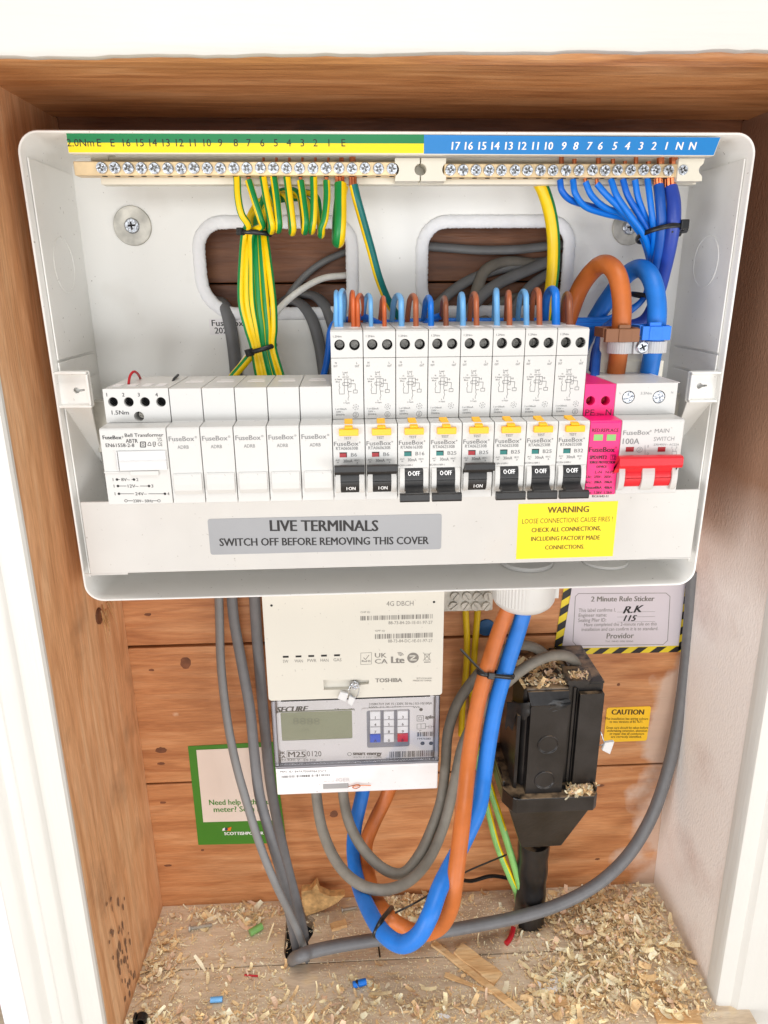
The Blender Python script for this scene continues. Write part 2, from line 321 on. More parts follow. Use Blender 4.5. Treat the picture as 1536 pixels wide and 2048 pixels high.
SHV = mat('wood_shavings', rgb(226, 180, 122), .7, var=.3, scale=90)
# ================================================================ the meter cupboard (setting)
def platez(mb, outer, holes, z0, z1):
    t = MB(); plate(t, outer, holes, -(z1-z0)/2, (z1-z0)/2); c = (z0+z1)/2
    return mb.add([(v.x, v.z, c-v.y) for v in t.v], t.f)
FZ = -511
mb = MB(); q = [PZ(a, b, FZ) for a, b in ((572, 1946), (568, 1905), (573, 1830), (600, 1816), (630, 1838), (626, 1868), (616, 1884), (622, 1902), (600, 1938))]
yj = PZ(420, 1936, FZ).y
platez(mb, [(-255, yj+.8), (290, yj-.2), (290, 118), (-255, 118)], [[(v.x, max(v.y, yj+2)) for v in q]], FZ-16, FZ)
mb.prismz([(-255, -70), (290, -70), (290, yj-1.2), (-255, yj-.2)], FZ-16, FZ-.6)
tag(mb.build('cupboard_floor', WF, bevel=.5), None, None, kind='structure')
tag(MB().box(-255, 290, -70, 118, FZ-60, FZ-45).build('underfloor_light_block', M['dark']), None, None, kind='structure')  # dark board added below to block light coming up through the hole
tag(MB().box(-2500, 2500, -2600, 200, -720, -700).build('room_floor', WO), None, None, kind='structure')
cup = thing('meter_cupboard', 'old wooden meter cupboard with white painted frame and bare plank back', 'cupboard', (20, 100, FZ))
zj1 = P(380, 1291, 100).z; zj2 = P(340, 1567, 100).z
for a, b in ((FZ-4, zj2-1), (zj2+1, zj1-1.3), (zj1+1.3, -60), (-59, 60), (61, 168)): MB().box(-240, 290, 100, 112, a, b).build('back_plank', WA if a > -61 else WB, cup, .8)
MB().box(-245, 295, 114, 120, FZ-20, 190).build('backing_board', M['dark'], cup)
def wallx(name, m, bot, top, z0, z1, bev=.6): return MB().hexa([(x, y, z0) for x, y in bot], [(x, y, z1) for x, y in top], 0).build(name, m, cup, bev)
MB().hexa([(-250, -37.6, FZ-16), (-224.6, -37.6, FZ-16), (-219.5, 100, FZ-16), (-250, 112, FZ-16)], [(-250, -37.6, 166), (-218.2, -37.6, 166), (-218.5, 100, 166), (-250, 112, 166)]).build('side_board', WL, cup, .8)
MB().hexa([(265, -10, FZ-16), (290, -10, FZ-16), (290, 112, FZ-16), (264.2, 100, FZ-16)], [(248, -10, 166), (290, -10, 166), (290, 112, 166), (248.6, 100, 166)]).build('side_wall', WR, cup, .8)
mb = MB(); mb.prismx([(-37.4, 176), (-37.4, 171), (-35, 166.4), (-30, 165), (92, 165), (99, 167), (112, 170), (112, 190), (-37.4, 190)], -255, 295); mb.build('top_board', WT, cup, 1.5, 3)
# white painted frame: lintel, left architrave with mouldings, right jamb
rn = random.Random(3); n = 90; lo = []
for i in range(n+1):
    x = -330+660*i/n; z = 163.0+(168.6-163.0)*(x+190)/375+rn.uniform(-.35, .35)+.25*math.sin(x*.09); lo.append((x, z))
mb = MB(); mb.loft([[(x, y, z+dz) for x, z in lo] for y, dz in ((-37.6, .6), (-41, 0), (-43.5, .5), (-44.6, 2.5), (-45, 6), (-45, 36), (-46, 40), (-49, 41.5), (-51, 44), (-51, 140))], closed=False)
mb.build('lintel', M['paint_h'], cup)
prof = [(0, -37.9), (0, -40.5), (1.2, -42.5), (6, -43), (13, -43.2), (15, -44), (16.5, -46), (18.5, -47), (27, -47.2), (29, -46), (30, -44.4), (32, -44), (37, -44.2), (39, -45.5), (41, -47.5), (44, -48.5), (50, -48.5), (52, -47), (52.5, -30)]
mb = MB(); mb.loft([[(-225.2-d, y, FZ-80) for d, y in prof], [(-220.6-d, y, -172) for d, y in prof], [(-216-d, y, 400) for d, y in prof]], cap0=True, cap1=True); mb.build('architrave', M['paint_v'], cup, 0, 2).data.set_sharp_from_angle(angle=math.radians(28))
a, b = P(47, 2048, -40), P(0, 1725, -40)
sl = (b.x-a.x)/(b.z-a.z); xb = lambda z: a.x+sl*(z-a.z)
zz = (FZ-220, 400); MB().hexa([(xb(zz[0]), -42, zz[0]), (-238, -42, zz[0]), (-238, -20, zz[0]), (xb(zz[0]), -20, zz[0])], [(xb(FZ)-1, -42, zz[1]), (-234, -42, zz[1]), (-234, -20, zz[1]), (xb(FZ)-1, -20, zz[1])]).build('plinth', M['paintblue'], cup, 1.2)
mb = MB(); prof = [(-.4, -8.6), (-.6, -21), (.6, -24), (3, -25), (12, -25.4), (14, -27), (16, -29), (60, -30), (60, -8.6)]
mb.loft([[(265.5+d, y, FZ-80) for d, y in prof], [(256.2+d, y, -172) for d, y in prof], [(242+d, y, 400) for d, y in prof]], cap0=True, cap1=True); mb.build('jamb', M['paint_v'], cup).data.set_sharp_from_angle(angle=math.radians(28))
# front edge of the cupboard floor
a = P(900, 2039, -38)
MB().box(-226, 262, -50, -36, FZ-70, FZ-2.2).build('sill', M['paint'], cup, 1)
# ================================================================ the consumer unit enclosure
WX2, HZ = 207.5, 140.85
enc = thing('consumer_unit_enclosure', 'white plastic consumer unit enclosure with its front cover off', 'consumer unit', (0, 75, -141))
def rr(ins, y, r): return [(x, y, z) for x, z in rrect(-WX2+ins, WX2-ins, -HZ+ins, HZ-ins, r, 8)]
mb = MB(); mb.loft([rr(2.4, 78, 8), rr(.6, 60, 11), rr(0, 2, 12), rr(.35, .6, 12), rr(.8, 0, 11.6), rr(1.4, .2, 11), rr(1.8, .9, 10.5), rr(2.3, 40, 9.5), rr(2.6, 76, 7.5)])
mb.build('tray', M['white'], enc, ang=50)
holes = [rrect(-128, -25, 40.5, 99.5, [17, 15, 17, 24]), rrect(23, 125, 40.5, 99.5, [17, 15, 17, 17])]
mb = MB(); plate(mb, rrect(-WX2+2.2, WX2-2.2, -HZ+2.2, HZ-2.2, 7.5), holes, 75, 77.4); mb.build('back_panel', M['white'], enc)
for h in holes:
    cl = [Vector((x, 74.6, z)) for x, z in h]; pts = []
    cl = cl[14:]+cl[:14]                     # the joint in the strip lies in the top run
    mid = (cl[-1]+cl[0])/2 if False else cl[0].lerp(cl[-1], .55)
    loop = [mid]+cl+[mid]
    for p, r_ in zip(loop, loop[1:]):
        k_ = max(1, int((r_-p).length/1.1)); pts += [p.lerp(r_, i/k_) for i in range(k_)]
    pts.append(pts[0]+(pts[1]-pts[0])*.05); rn = random.Random(4); jit = [rn.uniform(.96, 1.04) for _ in range(900)]
    mb = MB(); mb.tube(pts, 2.0, 12, rb=4.3, ref=(0, 1, 0), raw=True, taper=lambda q: jit[int(q*600)]*(1+.02*math.sin(q*700))); mb.build('grommet_strip', M['grommet'], enc, ang=70)
# side walls: shallow raised panels, knock-outs, cover lugs, gussets
for s in (-1, 1):
    xi = s*(WX2-3.0)
    for z0, z1 in ((17, 128), (2.5, 15.6), (-125, 1)):
        mb = MB(); mb.box(*sorted((xi+s*.5, xi-s*.45)), 6, 68, z0, z1); mb.build('side_panel', M['white'], enc, .35)
    mb = MB(); mb.lathe((xi-s*.35, 37, 72), (-s, 0, 0), [(0, 16.5), (.35, 16.5), (.5, 16), (.35, 15.4), (0, 15.2)], 40); mb.build('knockout', M['white'], enc)
    zt, zb = (P(150, 742, 5).z, P(150, 815, 5).z) if s < 0 else (P(1405, 742, 5).z, P(1405, 804, 5).z)
    xa, xc = (P(118, 780, 5).x, P(183, 780, 5).x) if s < 0 else (P(1374, 780, 5).x, P(1436, 780, 5).x)
    hx = P(153, 781, 5).x if s < 0 else P(1399, 772, 5).x; hz = P(153, 781, 5).z if s < 0 else P(1399, 772, 5).z
    x0, x1 = (min(xa, -WX2+2), xc) if s < 0 else (xa, max(xc, WX2-2))
    mb = MB(); key = [(hx+1.9*math.cos(a_), hz+1.9*math.sin(a_)) for a_ in [math.radians(25+31*i) for i in range(11)]]+[(hx+5, hz-.3), (hx+5, hz+.8)]
    plate(mb, rrect(x0, x1, zb, zt, 1.5, 3), [key], 5, 6.6)
    mb.box(x0, x1-(.6 if s < 0 else 0), 1.2, 4.9, zt-1.6, zt-.2).box(x0+(0 if s < 0 else .6), x1, 1.2, 4.9, zb+.2, zb+1.6)
    if s < 0: mb.box(x1-1.5, x1-.1, 1.6, 4.9, zb+1.7, zt-1.7)
    else: mb.box(x0+.1, x0+1.5, 1.6, 4.9, zb+1.7, zt-1.7)
    mb.box(hx-4, hx+6, 9, 10, hz-4, hz+4)
    lug = mb.build('cover_lug', M['white'], enc, .5)
    mb = MB(); xw = s*(WX2-2.8); mb.hexa([(xw, 5, zb), (xw-s*16, 6, zb), (xw-s*1, 55, zb-48)], [(xw, 6.2, zb), (xw-s*16, 7.2, zb), (xw-s*1, 56.4, zb-48)]); mb.build('gusset', M['white'], enc)
# DIN rail
MB().box(-200, 200, 40, 46, -48, -13).build('mounting_rail', M['dull'], enc, .4)
# printed strip over the terminal bars: green over yellow for earth, blue for neutral
yl = 1.4; A, B, C_, D = P(131, 264, yl), P(137, 307, yl), P(848, 268, yl), P(848, 309, yl); E_, F_ = P(1442, 275, yl), P(1428, 313, yl)
zt, zb, zm = 139.0, B.z, (P(400, 286, yl).z)
mb = MB(); mb.hexa([(A.x, yl, zt), (B.x, yl, zb), (F_.x, yl, zb-.6), (E_.x, yl, zt-.8)][::-1], [(A.x, yl+5, zt), (B.x, yl+5, zb), (F_.x, yl+5, zb-.6), (E_.x, yl+5, zt-.8)][::-1])
strip = mb.build('label_holder', M['cream'], enc, .3)
ys = yl-.15; mb = Ink(yl); xs = lambda z: A.x+(B.x-A.x)*(zt-z)/(zt-zb)+.3; zb2 = zb+.5
mb.poly([(xs(zm), zm), (C_.x, zm), (C_.x, zt), (xs(zt), zt)][::1], 0); mb.poly([(xs(zb2), zb2), (C_.x, zb2), (C_.x, zm), (xs(zm), zm)], 1)
mb.poly([(C_.x, zb2-.3), (F_.x-.4, zb2-.8), (E_.x-.4, zt-1), (C_.x, zt-.2)], 2); mb.build('coloured_strip', [M['green'], M['warn'], M['blue']], strip)
ik = Ink(yl-.1)
for s_, x in zip('2.0Nm E E 16 15 14 13 12 11 10 9 8 7 6 5 4 3 2 1 E'.split(), (162, 199, 226, 254, 281, 307, 333, 360, 386, 415, 441, 472, 498, 525, 552, 578, 605, 631, 658, 687)):
    v = P(x, 293, yl); ik.raw(s_, v.x, None, v.z, 3.7, .0, align='C')
ik.build('lettering', M['inkblack'], strip)
ik = Ink(yl-.1)
for s_, x in zip('17 16 15 14 13 12 11 10 9 8 7 6 5 4 3 2 1 N N'.split(), (911, 937, 964, 990, 1017, 1044, 1070, 1097, 1126, 1150, 1177, 1199, 1228, 1253, 1280, 1306, 1331, 1357, 1383)):
    v = P(x, 299.5, yl); ik.raw(s_, v.x, None, v.z, 3.9, .025, .18 if x > 1110 else .08, align='C')
ik.build('lettering', M['inkwhite'], strip)
# plastic carrier behind the bars
MB().box(-172, 186, 25, 34, P(600, 369, 25).z, 131).box(-176, -166, 24, 40, 126, 134).build('bar_carrier', M['cream'], enc, .4)
# fixing washers with screws
for px, py, r, tone in ((266, 452, 12.4, 'dull'), (1257, 455, 11.6, 'dull')):
    c = P(px, py, 75); mb = MB(); mb.lathe(c, (0, -1, 0), [(0, r), (1.5, r), (1.9, r-.4), (1.9, 4.5), (1.2, 4)], 48); w_ = mb.build('fixing_washer', M['washer'], enc)
    mb = MB(); mb.lathe(c+V(0, -1.9, 0), (0, -1, 0), [(-.5, 4.9), (.5, 4.9), (1.2, 4.2), (1.25, 3.4)], 28); plate(mb, circ(c.x, c.z, 3.9, 28), [cross(c.x, c.z, 2.5, .55, .1)], c.y-4, c.y-3.15); mb.build('screw', M['steel'], w_)
    mb = MB(); mb.cyl(c+V(0, -3.3, 0), c+V(0, -3.1, 0), 3.2); mb.build('screw_recess', M['dark'], w_)
# maker's label on the back panel
a, b = P(418, 638, 74.9), P(492, 669, 74.9); tg = MB().box(a.x, b.x, 74.5, 74.95, b.z, a.z).build('maker_label', M['meterp'], enc)
ik = Ink(74.5); ik.t('FuseBox', 424, 487, 652, 640, .015); ik.t('2024', 430, 463, 667, 655, .015); ik.build('lettering', M['inkblack'], tg)
# gland lock-nut inside the bottom wall and a blanking plug beside it
c = P(1057, 1130, 36); mb = MB(); mb.lathe((c.x, 44, -HZ+2.6), (0, 0, 1), [(0, 20), (2.4, 20), (3, 19.4), (3, .5)], 40); mb.build('lock_nut', M['module'], enc)
c = P(1215, 1122, 36); mb = MB(); mb.lathe((c.x, 42, -HZ+2.6), (0, 0, 1), [(0, 17), (1.6, 17), (2, 16.4), (1.6, 15.6)], 40); mb.build('blanking_plug', M['white'], enc)
# ================================================================ terminal bars
def screw_mesh():
    mb = MB(); mb.lathe((0, 0, 0), (0, -1, 0), [(0, 2.9), (1.0, 3.15), (1.3, 3.1), (1.5, 2.7)], 22)
    plate(mb, circ(0, 0, 2.75, 22), [cross(0, 0, 2.0, .55)], -2.0, -1.45); mb.cyl((0, -1.46, 0), (0, -1.52, 0), 2.3, n=12, mi=1)
    mb.lathe((0, 0, 0), (0, -1, 0), [(1.45, 1.0), (1.75, .5)], 4)
    return mb
def bar(name, label, screws, x0, x1, z, zs, holders, group):
    t = thing(name, label, 'terminal bar', ((x0+x1)/2, 24, z))
    mb = MB(); mb.box(x0, x1, 14, 24, z-3.7, z+3.7); b = mb.build('brass_bar', M['brass'], t, .5)
    me = None; rn = random.Random(len(screws))
    for x in screws:
        if me is None:
            s_ = screw_mesh().build('terminal_screw', [M['steel'], M['screwdark']], origin=(0, 0, 0)); me = s_.data
        else: s_ = bpy.data.objects.new('terminal_screw', me); COL.objects.link(s_)
        s_.parent = t; s_.location = (V(x, 13.6, z+rn.uniform(-.2, .2))-ORG[t.name])*S; s_.rotation_euler = (0, rn.uniform(0, 6.28), 0)
    mb = MB()
    for x in screws: mb.cyl((x, 17, z-3.9), (x, 17, z-3.6), 1.5, n=10)
    mb.build('wire_hole_row', M['dark'], t)
    for h in holders: 
        mb = MB(); plate(mb, h, [], 12.2, 24); mb.build('end_holder', M['cream'], t, .5)
    return t
zE = P(500, 337, 14).z; sx = lambda L: [P(p, 339, 13).x for p in L]
EX = [204, 230, 257, 283, 309, 336, 362, 388, 415, 441, 468, 494, 521, 547, 573, 599, 626, 652, 678, 704, 730, 757, 784]
NX = [901, 926, 952, 978, 1003, 1030, 1055, 1081, 1106, 1132, 1158, 1185, 1210, 1235, 1261, 1287, 1311, 1337, 1365]
hx0, hx1, hx2 = P(790, 340, 12).x, P(841, 340, 12).x, P(892, 340, 12).x; h0, h1 = P(840, 362, 12).z, P(840, 316, 12).z
def notch(x, z, r, a0, a1): return [(x+r*math.cos(math.radians(a)), z+r*math.sin(math.radians(a))) for a in range(a0, a1+1, 15)] if a1 > a0 else [(x+r*math.cos(math.radians(a)), z+r*math.sin(math.radians(a))) for a in range(a0, a1-1, -15)]
hm = (h0+h1)/2
HL = [(hx0, h0), (hx1-.4, h0)]+notch(hx1-.4, hm, 3.1, 270, 90)+[(hx1-.4, h1), (hx0, h1)]+notch(hx0-1.2, hm, 3.6, 70, -70)
HR = [(hx1+.4, h0)]+[(hx2, h0)]+notch(hx2+1.4, hm, 3.6, 250, 110)+[(hx2, h1), (hx1+.4, h1)]+notch(hx1+.4, hm, 3.1, 90, -90)
ex0, ex1 = P(1356, 340, 12).x, P(1407, 340, 12).x
HE = [(ex0, h0), (ex1, h0), (ex1-.3, h0+2.5)]+notch(ex1+.2, hm, 2.9, 240, 120)+[(ex1-.3, h1-2.5), (ex1, h1), (ex0, h1)]
bar('earth_terminal_bar', 'brass earth terminal bar under the green and yellow strip', sx(EX), P(148, 340, 14).x, hx0+1, zE, 0, [HL], None)
bar('neutral_terminal_bar', 'brass neutral terminal bar under the blue strip', sx(NX), hx2-1, ex0+4, P(1130, 341, 14).z, 0, [HR, HE], None)
# ================================================================ modules on the rail
X0, PITCHX = -129.4, 18.1
NF, UF = -52.0, -38.0                       # front planes of the nose and of the upper part
def profile(ztop, yback, up=UF): return [(yback, ztop), (up, ztop), (up, -13.2), (NF+.8, -13.8), (NF, -14.8), (NF, -57.3), (0, -57.5), (2, -75), (40, -75), (40, -20), (yback, -10)]
def body_with_holes(mb, x0, x1, ztop, yback, holes, depth=7, zsplit=None):
    mb.prismx([(40, -20), (yback, ztop-.01), (UF+depth, ztop), (UF+depth, -13.2), (NF+.8, -13.8), (NF, -14.8), (NF, -57.3), (0, -57.5), (2, -75), (40, -75)], x0, x1)
    plate(mb, [(x0, -13.2), (x1, -13.2), (x1, ztop), (x0, ztop)], holes, UF, UF+depth)
def holescrew(mbs, x, z, r, y, a): 
    mbs.lathe((x, y, z), (0, -1, 0), [(0, r), (.8, r), (1.0, r-.3)], 16); plate(mbs, circ(x, z, r-.3, 16), [cross(x, z, r*.66, r*.18, a)], y-1.7, y-.95)
XC = lambda px, py, Y: P(px, py, Y).x
ZC = lambda px, py, Y: P(px, py, Y).z
# ---- bell transformer (two modules)
bx0, bx1 = -165.3, X0-.2
t = thing('bell_transformer', 'white bell transformer at the far left of the row with four numbered terminal holes', 'transformer', ((bx0+bx1)/2, 0, -75))
hl = [(P(p, 804, UF).x, P(p, 804, UF).z) for p in (226, 257.5, 290, 322)]; hs = P(278, 833, UF)
mb = MB(); body_with_holes(mb, bx0, bx1, 5.6, 16, [circ(x, z, 2.7) for x, z in hl]+[circ(hs.x, hs.z, 2.8)], 9); mb.build('housing', M['module'], t, .5)
mb = MB(); [mb.cyl((x, UF+8.9, z), (x, UF+2.5, z), 2.68, caps=False) for x, z in hl]; [mb.cyl((x, UF+8.9, z), (x, UF+8.6, z), 2.65) for x, z in hl]; mb.cyl((hs.x, UF+8.9, hs.z), (hs.x, UF+8.6, hs.z), 2.7); mb.build('hole_bottoms', M['dark'], t)
mb = MB(); holescrew(mb, hs.x+.2, hs.z, 2.3, UF+8, .5); mb.build('clamp_screw', M['dull'], t)
a, b = P(236, 902, NF), P(337, 939, NF); zc = P(280, 920, NF).z
mb = MB(); mb.box(a.x, b.x-.4, NF-1.2, NF+.5, b.z, a.z).box(a.x-.9, a.x-.3, NF-1.6, NF+.5, b.z, a.z).box(a.x, b.x-.4, NF-1.5, NF, zc-.3, zc+.2); w_ = mb.build('label_window', M['nylon'], t, .4)
MB().box(P(261, 945, NF).x, P(318, 945, NF).x, NF-.9, NF+.5, P(280, 951, NF).z, b.z-.4).build('window_latch', M['module'], t, .3)
MB().box(bx0-.05, bx0+14, NF-.5, NF+.4, b.z-1.2, b.z-.6).build('seam_rib', M['module'], t)
ik = Ink(UF)
for s_, p in zip('1234', (214, 247, 278, 313.5)): v = P(p, 793, UF); ik.raw(s_, v.x, None, v.z, 2.0, .012, align='C')
ik.t('1.5Nm', 224, 258, 829, 821, .012); ik.Y = NF; ik.fr = lambda x, z: (x, NF-.1, z)
ik.t('FuseBox', 206, 243, 878.5, 871, .03); ik.t('®', 244, 247, 876, 872); ik.t('Bell Transformer', 250, 327, 874, 867, .012, dy=-1); ik.t('ABTR', 252, 276, 885.5, 878, .012); ik.t('EN61558-2-8', 212, 269, 894, 887, .012)
ik.pline([(281, 884), (291, 884), (291, 894), (281, 894)], .5, True); ik.pline([(284, 887), (288, 887), (288, 891), (284, 891)], .25, True)
ik.pline([(295.5, 891), (297, 886), (299, 884), (301, 886), (302.5, 891)], .3, True); ik.pline([(306, 884), (311, 884), (311, 889), (309.5, 893), (307.5, 893), (306, 889)], .3, True); ik.pline([(306, 888), (311, 888)], .25)
ik.t('CE', 316, 325, 892, 885); ik.t('UK', 315, 324, 878, 875); ik.t('CA', 316, 325, 882.5, 879)
for y, xa, lab, l0, l1, xb_, n2 in ((959, 234, '8V~', 243, 260, 268, '2'), (972, 236, '12V~', 256, 277, 298, '3'), (987.5, 238, '24V~', 271, 294, 330, '4')):
    v = P(xa-7.5, y+3, NF); ik.raw('1', v.x, None, v.z, 1.7, .012, align='C'); v, w2 = P(xa, y, NF), P(xb_, y, NF); ik.poly(circ(v.x, v.z, .75, 12)); ik.poly(circ(w2.x, w2.z, .75, 12))
    ik.pline([(xa, y), (l0-3, y)], .28); ik.pline([(l1+3, y), (xb_, y)], .28); ik.t(lab, l0, l1, y+3, y-3, .01); ik.t(n2, xb_+5, xb_+9, y+3, y-3)
v, w2 = P(252, 1001.5, NF), P(318, 1001.5, NF); ik.ring(v.x, v.z, .75, .25); ik.ring(w2.x, w2.z, .75, .25); ik.pline([(255, 1001.5), (266, 1001.5)], .28); ik.pline([(305, 1001.5), (315, 1001.5)], .28); ik.t('230V~ 50Hz', 267, 306, 1004.5, 999, .01)
ik.build('lettering', M['inkblack'], t)
mb = MB(); [mb.box(P(p, 768, -28).x-2.4, P(p, 768, -28).x+2.4, -28, -19, 5.5, 5.9) for p in (232, 262, 292, 320)]; mb.build('top_slots', M['meterp'], t)
# ---- blank modules
bl = ['white blank module next to the bell transformer', 'white blank module second along from the bell transformer', 'white blank module in the middle of the five blanks', 'white blank module between the middle blank and the last one', 'white blank module against the first tall circuit breaker']
for k_ in range(5):
    x0, x1 = X0+k_*PITCHX+.2, X0+(k_+1)*PITCHX-.2
    t = thing('blank_module', bl[k_], 'blank module', ((x0+x1)/2, 0, -75), 'blank modules beside the bell transformer')
    MB().prismx(profile(5.4, 16), x0, x1).build('housing', M['module'], t, .45)
    zt, zb = P(380, 946, NF).z, P(380, 988, NF).z
    MB().prismx([(NF+.3, zb), (NF-.6, zb), (NF-1.7, zb+2.5), (NF-1.9, zb+6), (NF-1.3, zt-1), (NF-.7, zt), (NF+.3, zt)], x0+1.5, x1-.6).build('dummy_lever', M['module'], t, .4)
    ik = Ink(NF); zl = P(370, 882, NF).z; ik.raw('FuseBox', x0+.9, x0+14.6, zl, 2.6, .02); ik.raw('®', x0+15, x0+16.3, zl+1.4, 1.2); ik.raw('ADRB', x0+5.2, x0+11.3, P(370, 897.5, NF).z, 1.9, .01); ik.build('lettering', M['inkpale'], t)
    mb = MB(); mb.box(x0+4, x0+14, -14, -9, 5.3, 5.55).box(x0+5, x0+13, -5, -3, 5.3, 5.5); mb.build('top_slot', M['meterp'], t)
# ---- combined breakers (eight)
def rcbo(k_, on, code, rating, red, lab, twist):
    x0, x1 = X0+(5+k_)*PITCHX+.22, X0+(6+k_)*PITCHX-.22; o = x0-(X0+5*PITCHX+.22)
    t = thing('circuit_breaker', lab, 'circuit breaker', ((x0+x1)/2, 0, -75), 'tall white circuit breakers with yellow test buttons')
    ztop = 36; h1, h2 = P(679, 690, UF), P(709, 690, UF); zs = P(690, 716, UF).z
    mb = MB(); mb.prismx([(40, -20), (38, ztop-.01), (UF+9, ztop), (UF+9, -13.2), (NF+.8, -13.8), (NF, -14.8), (NF, -57.3), (0, -57.5), (2, -75), (40, -75)], x0, x1)
    plate(mb, [(x0, zs+.12), (x1, zs+.12), (x1, ztop-.9), (x0, ztop-.9)], [circ(h1.x+o, h1.z, 2.95), circ(h2.x+o, h2.z, 2.95)], UF, UF+9)
    mb.box(x0, x1, UF, UF+9, -13.2, zs-.12).hexa([(x0, UF, ztop-.9), (x1, UF, ztop-.9), (x1, UF+9, ztop-.9), (x0, UF+9, ztop-.9)], [(x0, UF+1.2, ztop), (x1, UF+1.2, ztop), (x1, UF+9, ztop), (x0, UF+9, ztop)])
    mb.build('housing', M['module'], t, .22)
    mb = MB(); rn = random.Random(k_*5+1)
    for h in (h1, h2): holescrew(mb, h.x+o, h.z, 2.45, UF+6.5, rn.uniform(0, 1.5))
    mb.build('terminal_screw', M['screwdark'], t)
    mb = MB(); [mb.cyl((h.x+o, UF+8.95, h.z), (h.x+o, UF+1.4, h.z), 2.93, caps=False) for h in (h1, h2)]; [mb.cyl((h.x+o, UF+8.95, h.z), (h.x+o, UF+8.7, h.z), 2.9) for h in (h1, h2)]; mb.build('hole_bottoms', M['dark'], t)
    mb = MB(); mb.box(x0+2.2, x0+7.2, -22, -6, ztop-.1, ztop+.12).box(x0+10.6, x0+15.6, -22, -6, ztop-.1, ztop+.12); mb.build('wire_entry', M['meterp'], t)
    # test button: a stem lying on the shelf and a bar over the nose
    zt, zb = ZC(695, 858, NF-1), ZC(695, 871, NF-1)
    sk = twist; mb = MB(); mb.hexa([(x0+6.6-sk, -44, -13.3), (x0+11.2-sk, -44, -13.3), (x0+11.2, NF-1.5, zt-.2), (x0+6.6, NF-1.5, zt-.2)], [(x0+6.6-sk, -44, -11.8), (x0+11.2-sk, -44, -11.8), (x0+11.2, NF-1.7, zt+1.2), (x0+6.6, NF-1.7, zt+1.2)])
    mb.box(x0+3.5, x0+14.3, NF-2.6, NF+.3, zb, zt); mb.build('test_button', M['yellow'], t, .35)
    # contact flag window
    a, b = P(679, 905, NF), P(694, 914.5, NF); 
    MB().box(a.x+o, b.x+o, NF-.12, NF+.1, b.z, a.z).build('status_flag', M['flagred' if red else 'flaggreen'], t)
    MB().box(a.x+o, b.x+o, NF-.2, NF-.1, a.z-.5, a.z).box(b.x+o-.35, b.x+o, NF-.2, NF-.1, b.z, a.z).build('flag_recess', M['dark'], t)
    # lever: rotor between two cheeks, with a cross bar
    zt, zb = ZC(690, 940, NF-2), ZC(690, 987, NF-2); zc = (zt+zb)/2; R_ = (zt-zb)/2
    ch = [(NF+.2, zb-.3)]+[(NF+1-3.6*math.sin(math.radians(a_))**.7, zc-R_*1.05*math.cos(math.radians(a_))) for a_ in range(12, 170, 13)]+[(NF+.2, zt)]
    mb = MB(); mb.prismx(ch, x0+.9, x0+3.7).prismx(ch, x0+14.2, x0+17); mb.build('lever_cheek', M['module'], t, .3)
    rot = [(NF-.25, zb)]+[(NF+2-4.6*math.sin(math.radians(a_))**.8, zc-R_*math.cos(math.radians(a_))) for a_ in range(28, 153, 9)]+[(NF-.25, zt)]
    mb = MB(); mb.prismx(rot, x0+3.85, x0+14.05); mb.box(x0+3.9, x0+14, NF-3.1, NF-2.4, zc-.3, zc+.1)
    if on:
        z0, z1 = ZC(695, 948, NF-9), ZC(695, 932, NF-9); xa, xb_ = x0+.5, x0+17.2
        mb.prismx([(NF-2, zt-1.5), (NF-8.5, z0+.6), (NF-9.3, z0+.2), (NF-9.9, z0+1.2), (NF-9.6, z1-.4), (NF-8.8, z1), (NF-6.6, z1), (NF-5.8, z1-1), (NF-1.5, zc+3)], xa, xb_)
    else:
        z0, z1 = ZC(820, 1005, NF-9), ZC(820, 988, NF-9); xa, xb_ = x0+.5, x0+17.2
        mb.prismx([(NF-1.5, zc-2.5), (NF-2.2, zb+.6), (NF-7, z0+1), (NF-9, z1-.4), (NF-8.4, z1+.2), (NF-6.5, z1+.9)], x0+4, x0+13.9)
        mb.prismx([(NF-6.4, z0+.4), (NF-7.8, z0), (NF-9.2, z0+.2), (NF-9.9, z0+1.2), (NF-9.6, z1-.6), (NF-8.6, z1), (NF-7.2, z1), (NF-6.2, z1-1)], xa, xb_)
    lv = mb.build('lever', M['black'], t, .3)
    yr = NF-2.55; ik = Ink(yr, lambda x, z: (x, NF+2-4.6*max(.05, math.sin(math.acos(max(-1, min(1, (zc-z)/R_)))))**.8-.12, z))
    if on: ik.raw('I·ON', x0+7, x0+12, zc-R_*.74, 2.1, .02)
    else: ik.raw('O·OFF', x0+5.6, x0+12.2, zc+R_*.42, 2.3, .02)
    ik.build('lettering', M['inkwhite'], lv)
    # print
    ik = Ink(NF); d = o
    def T(s_, a, b, y0, y1, bold=0): v, w2 = P(a, y0, ik.Y), P(b, y0, ik.Y); ik.raw(s_, v.x+d, w2.x+d, v.z, P(a, y1, ik.Y).z-v.z, max(bold, .01))
    T('TEST', 688, 703, 879, 874); T('FuseBox', 668, 717, 892, 883.5, .012); T('®', 718, 721, 886, 883); T(code, 672, 716, 900, 894); T(rating, 702, 702+6*len(rating), 913, 906)
    T('30mA', 687, 705, 925, 919); T('AC', 671, 680, 922, 919); T('IEC', 709, 719, 922, 919); T('6k', 674, 678, 926, 923.5); T('3', 713, 716, 927, 924)
    if not on: T('IEC/EN 61009-1', 667, 697, 935, 931.5)
    ik.Y = UF; ik.fr = lambda x, z: (x, UF-.1, z)
    T('1.2Nm', 666, 683, 675, 671); T('N', 670, 673.5, 728, 724); T('OUT', 667, 675, 734.5, 730.5); T('L', 712.5, 715, 728, 724); T('OUT', 710, 718, 734.5, 730.5)
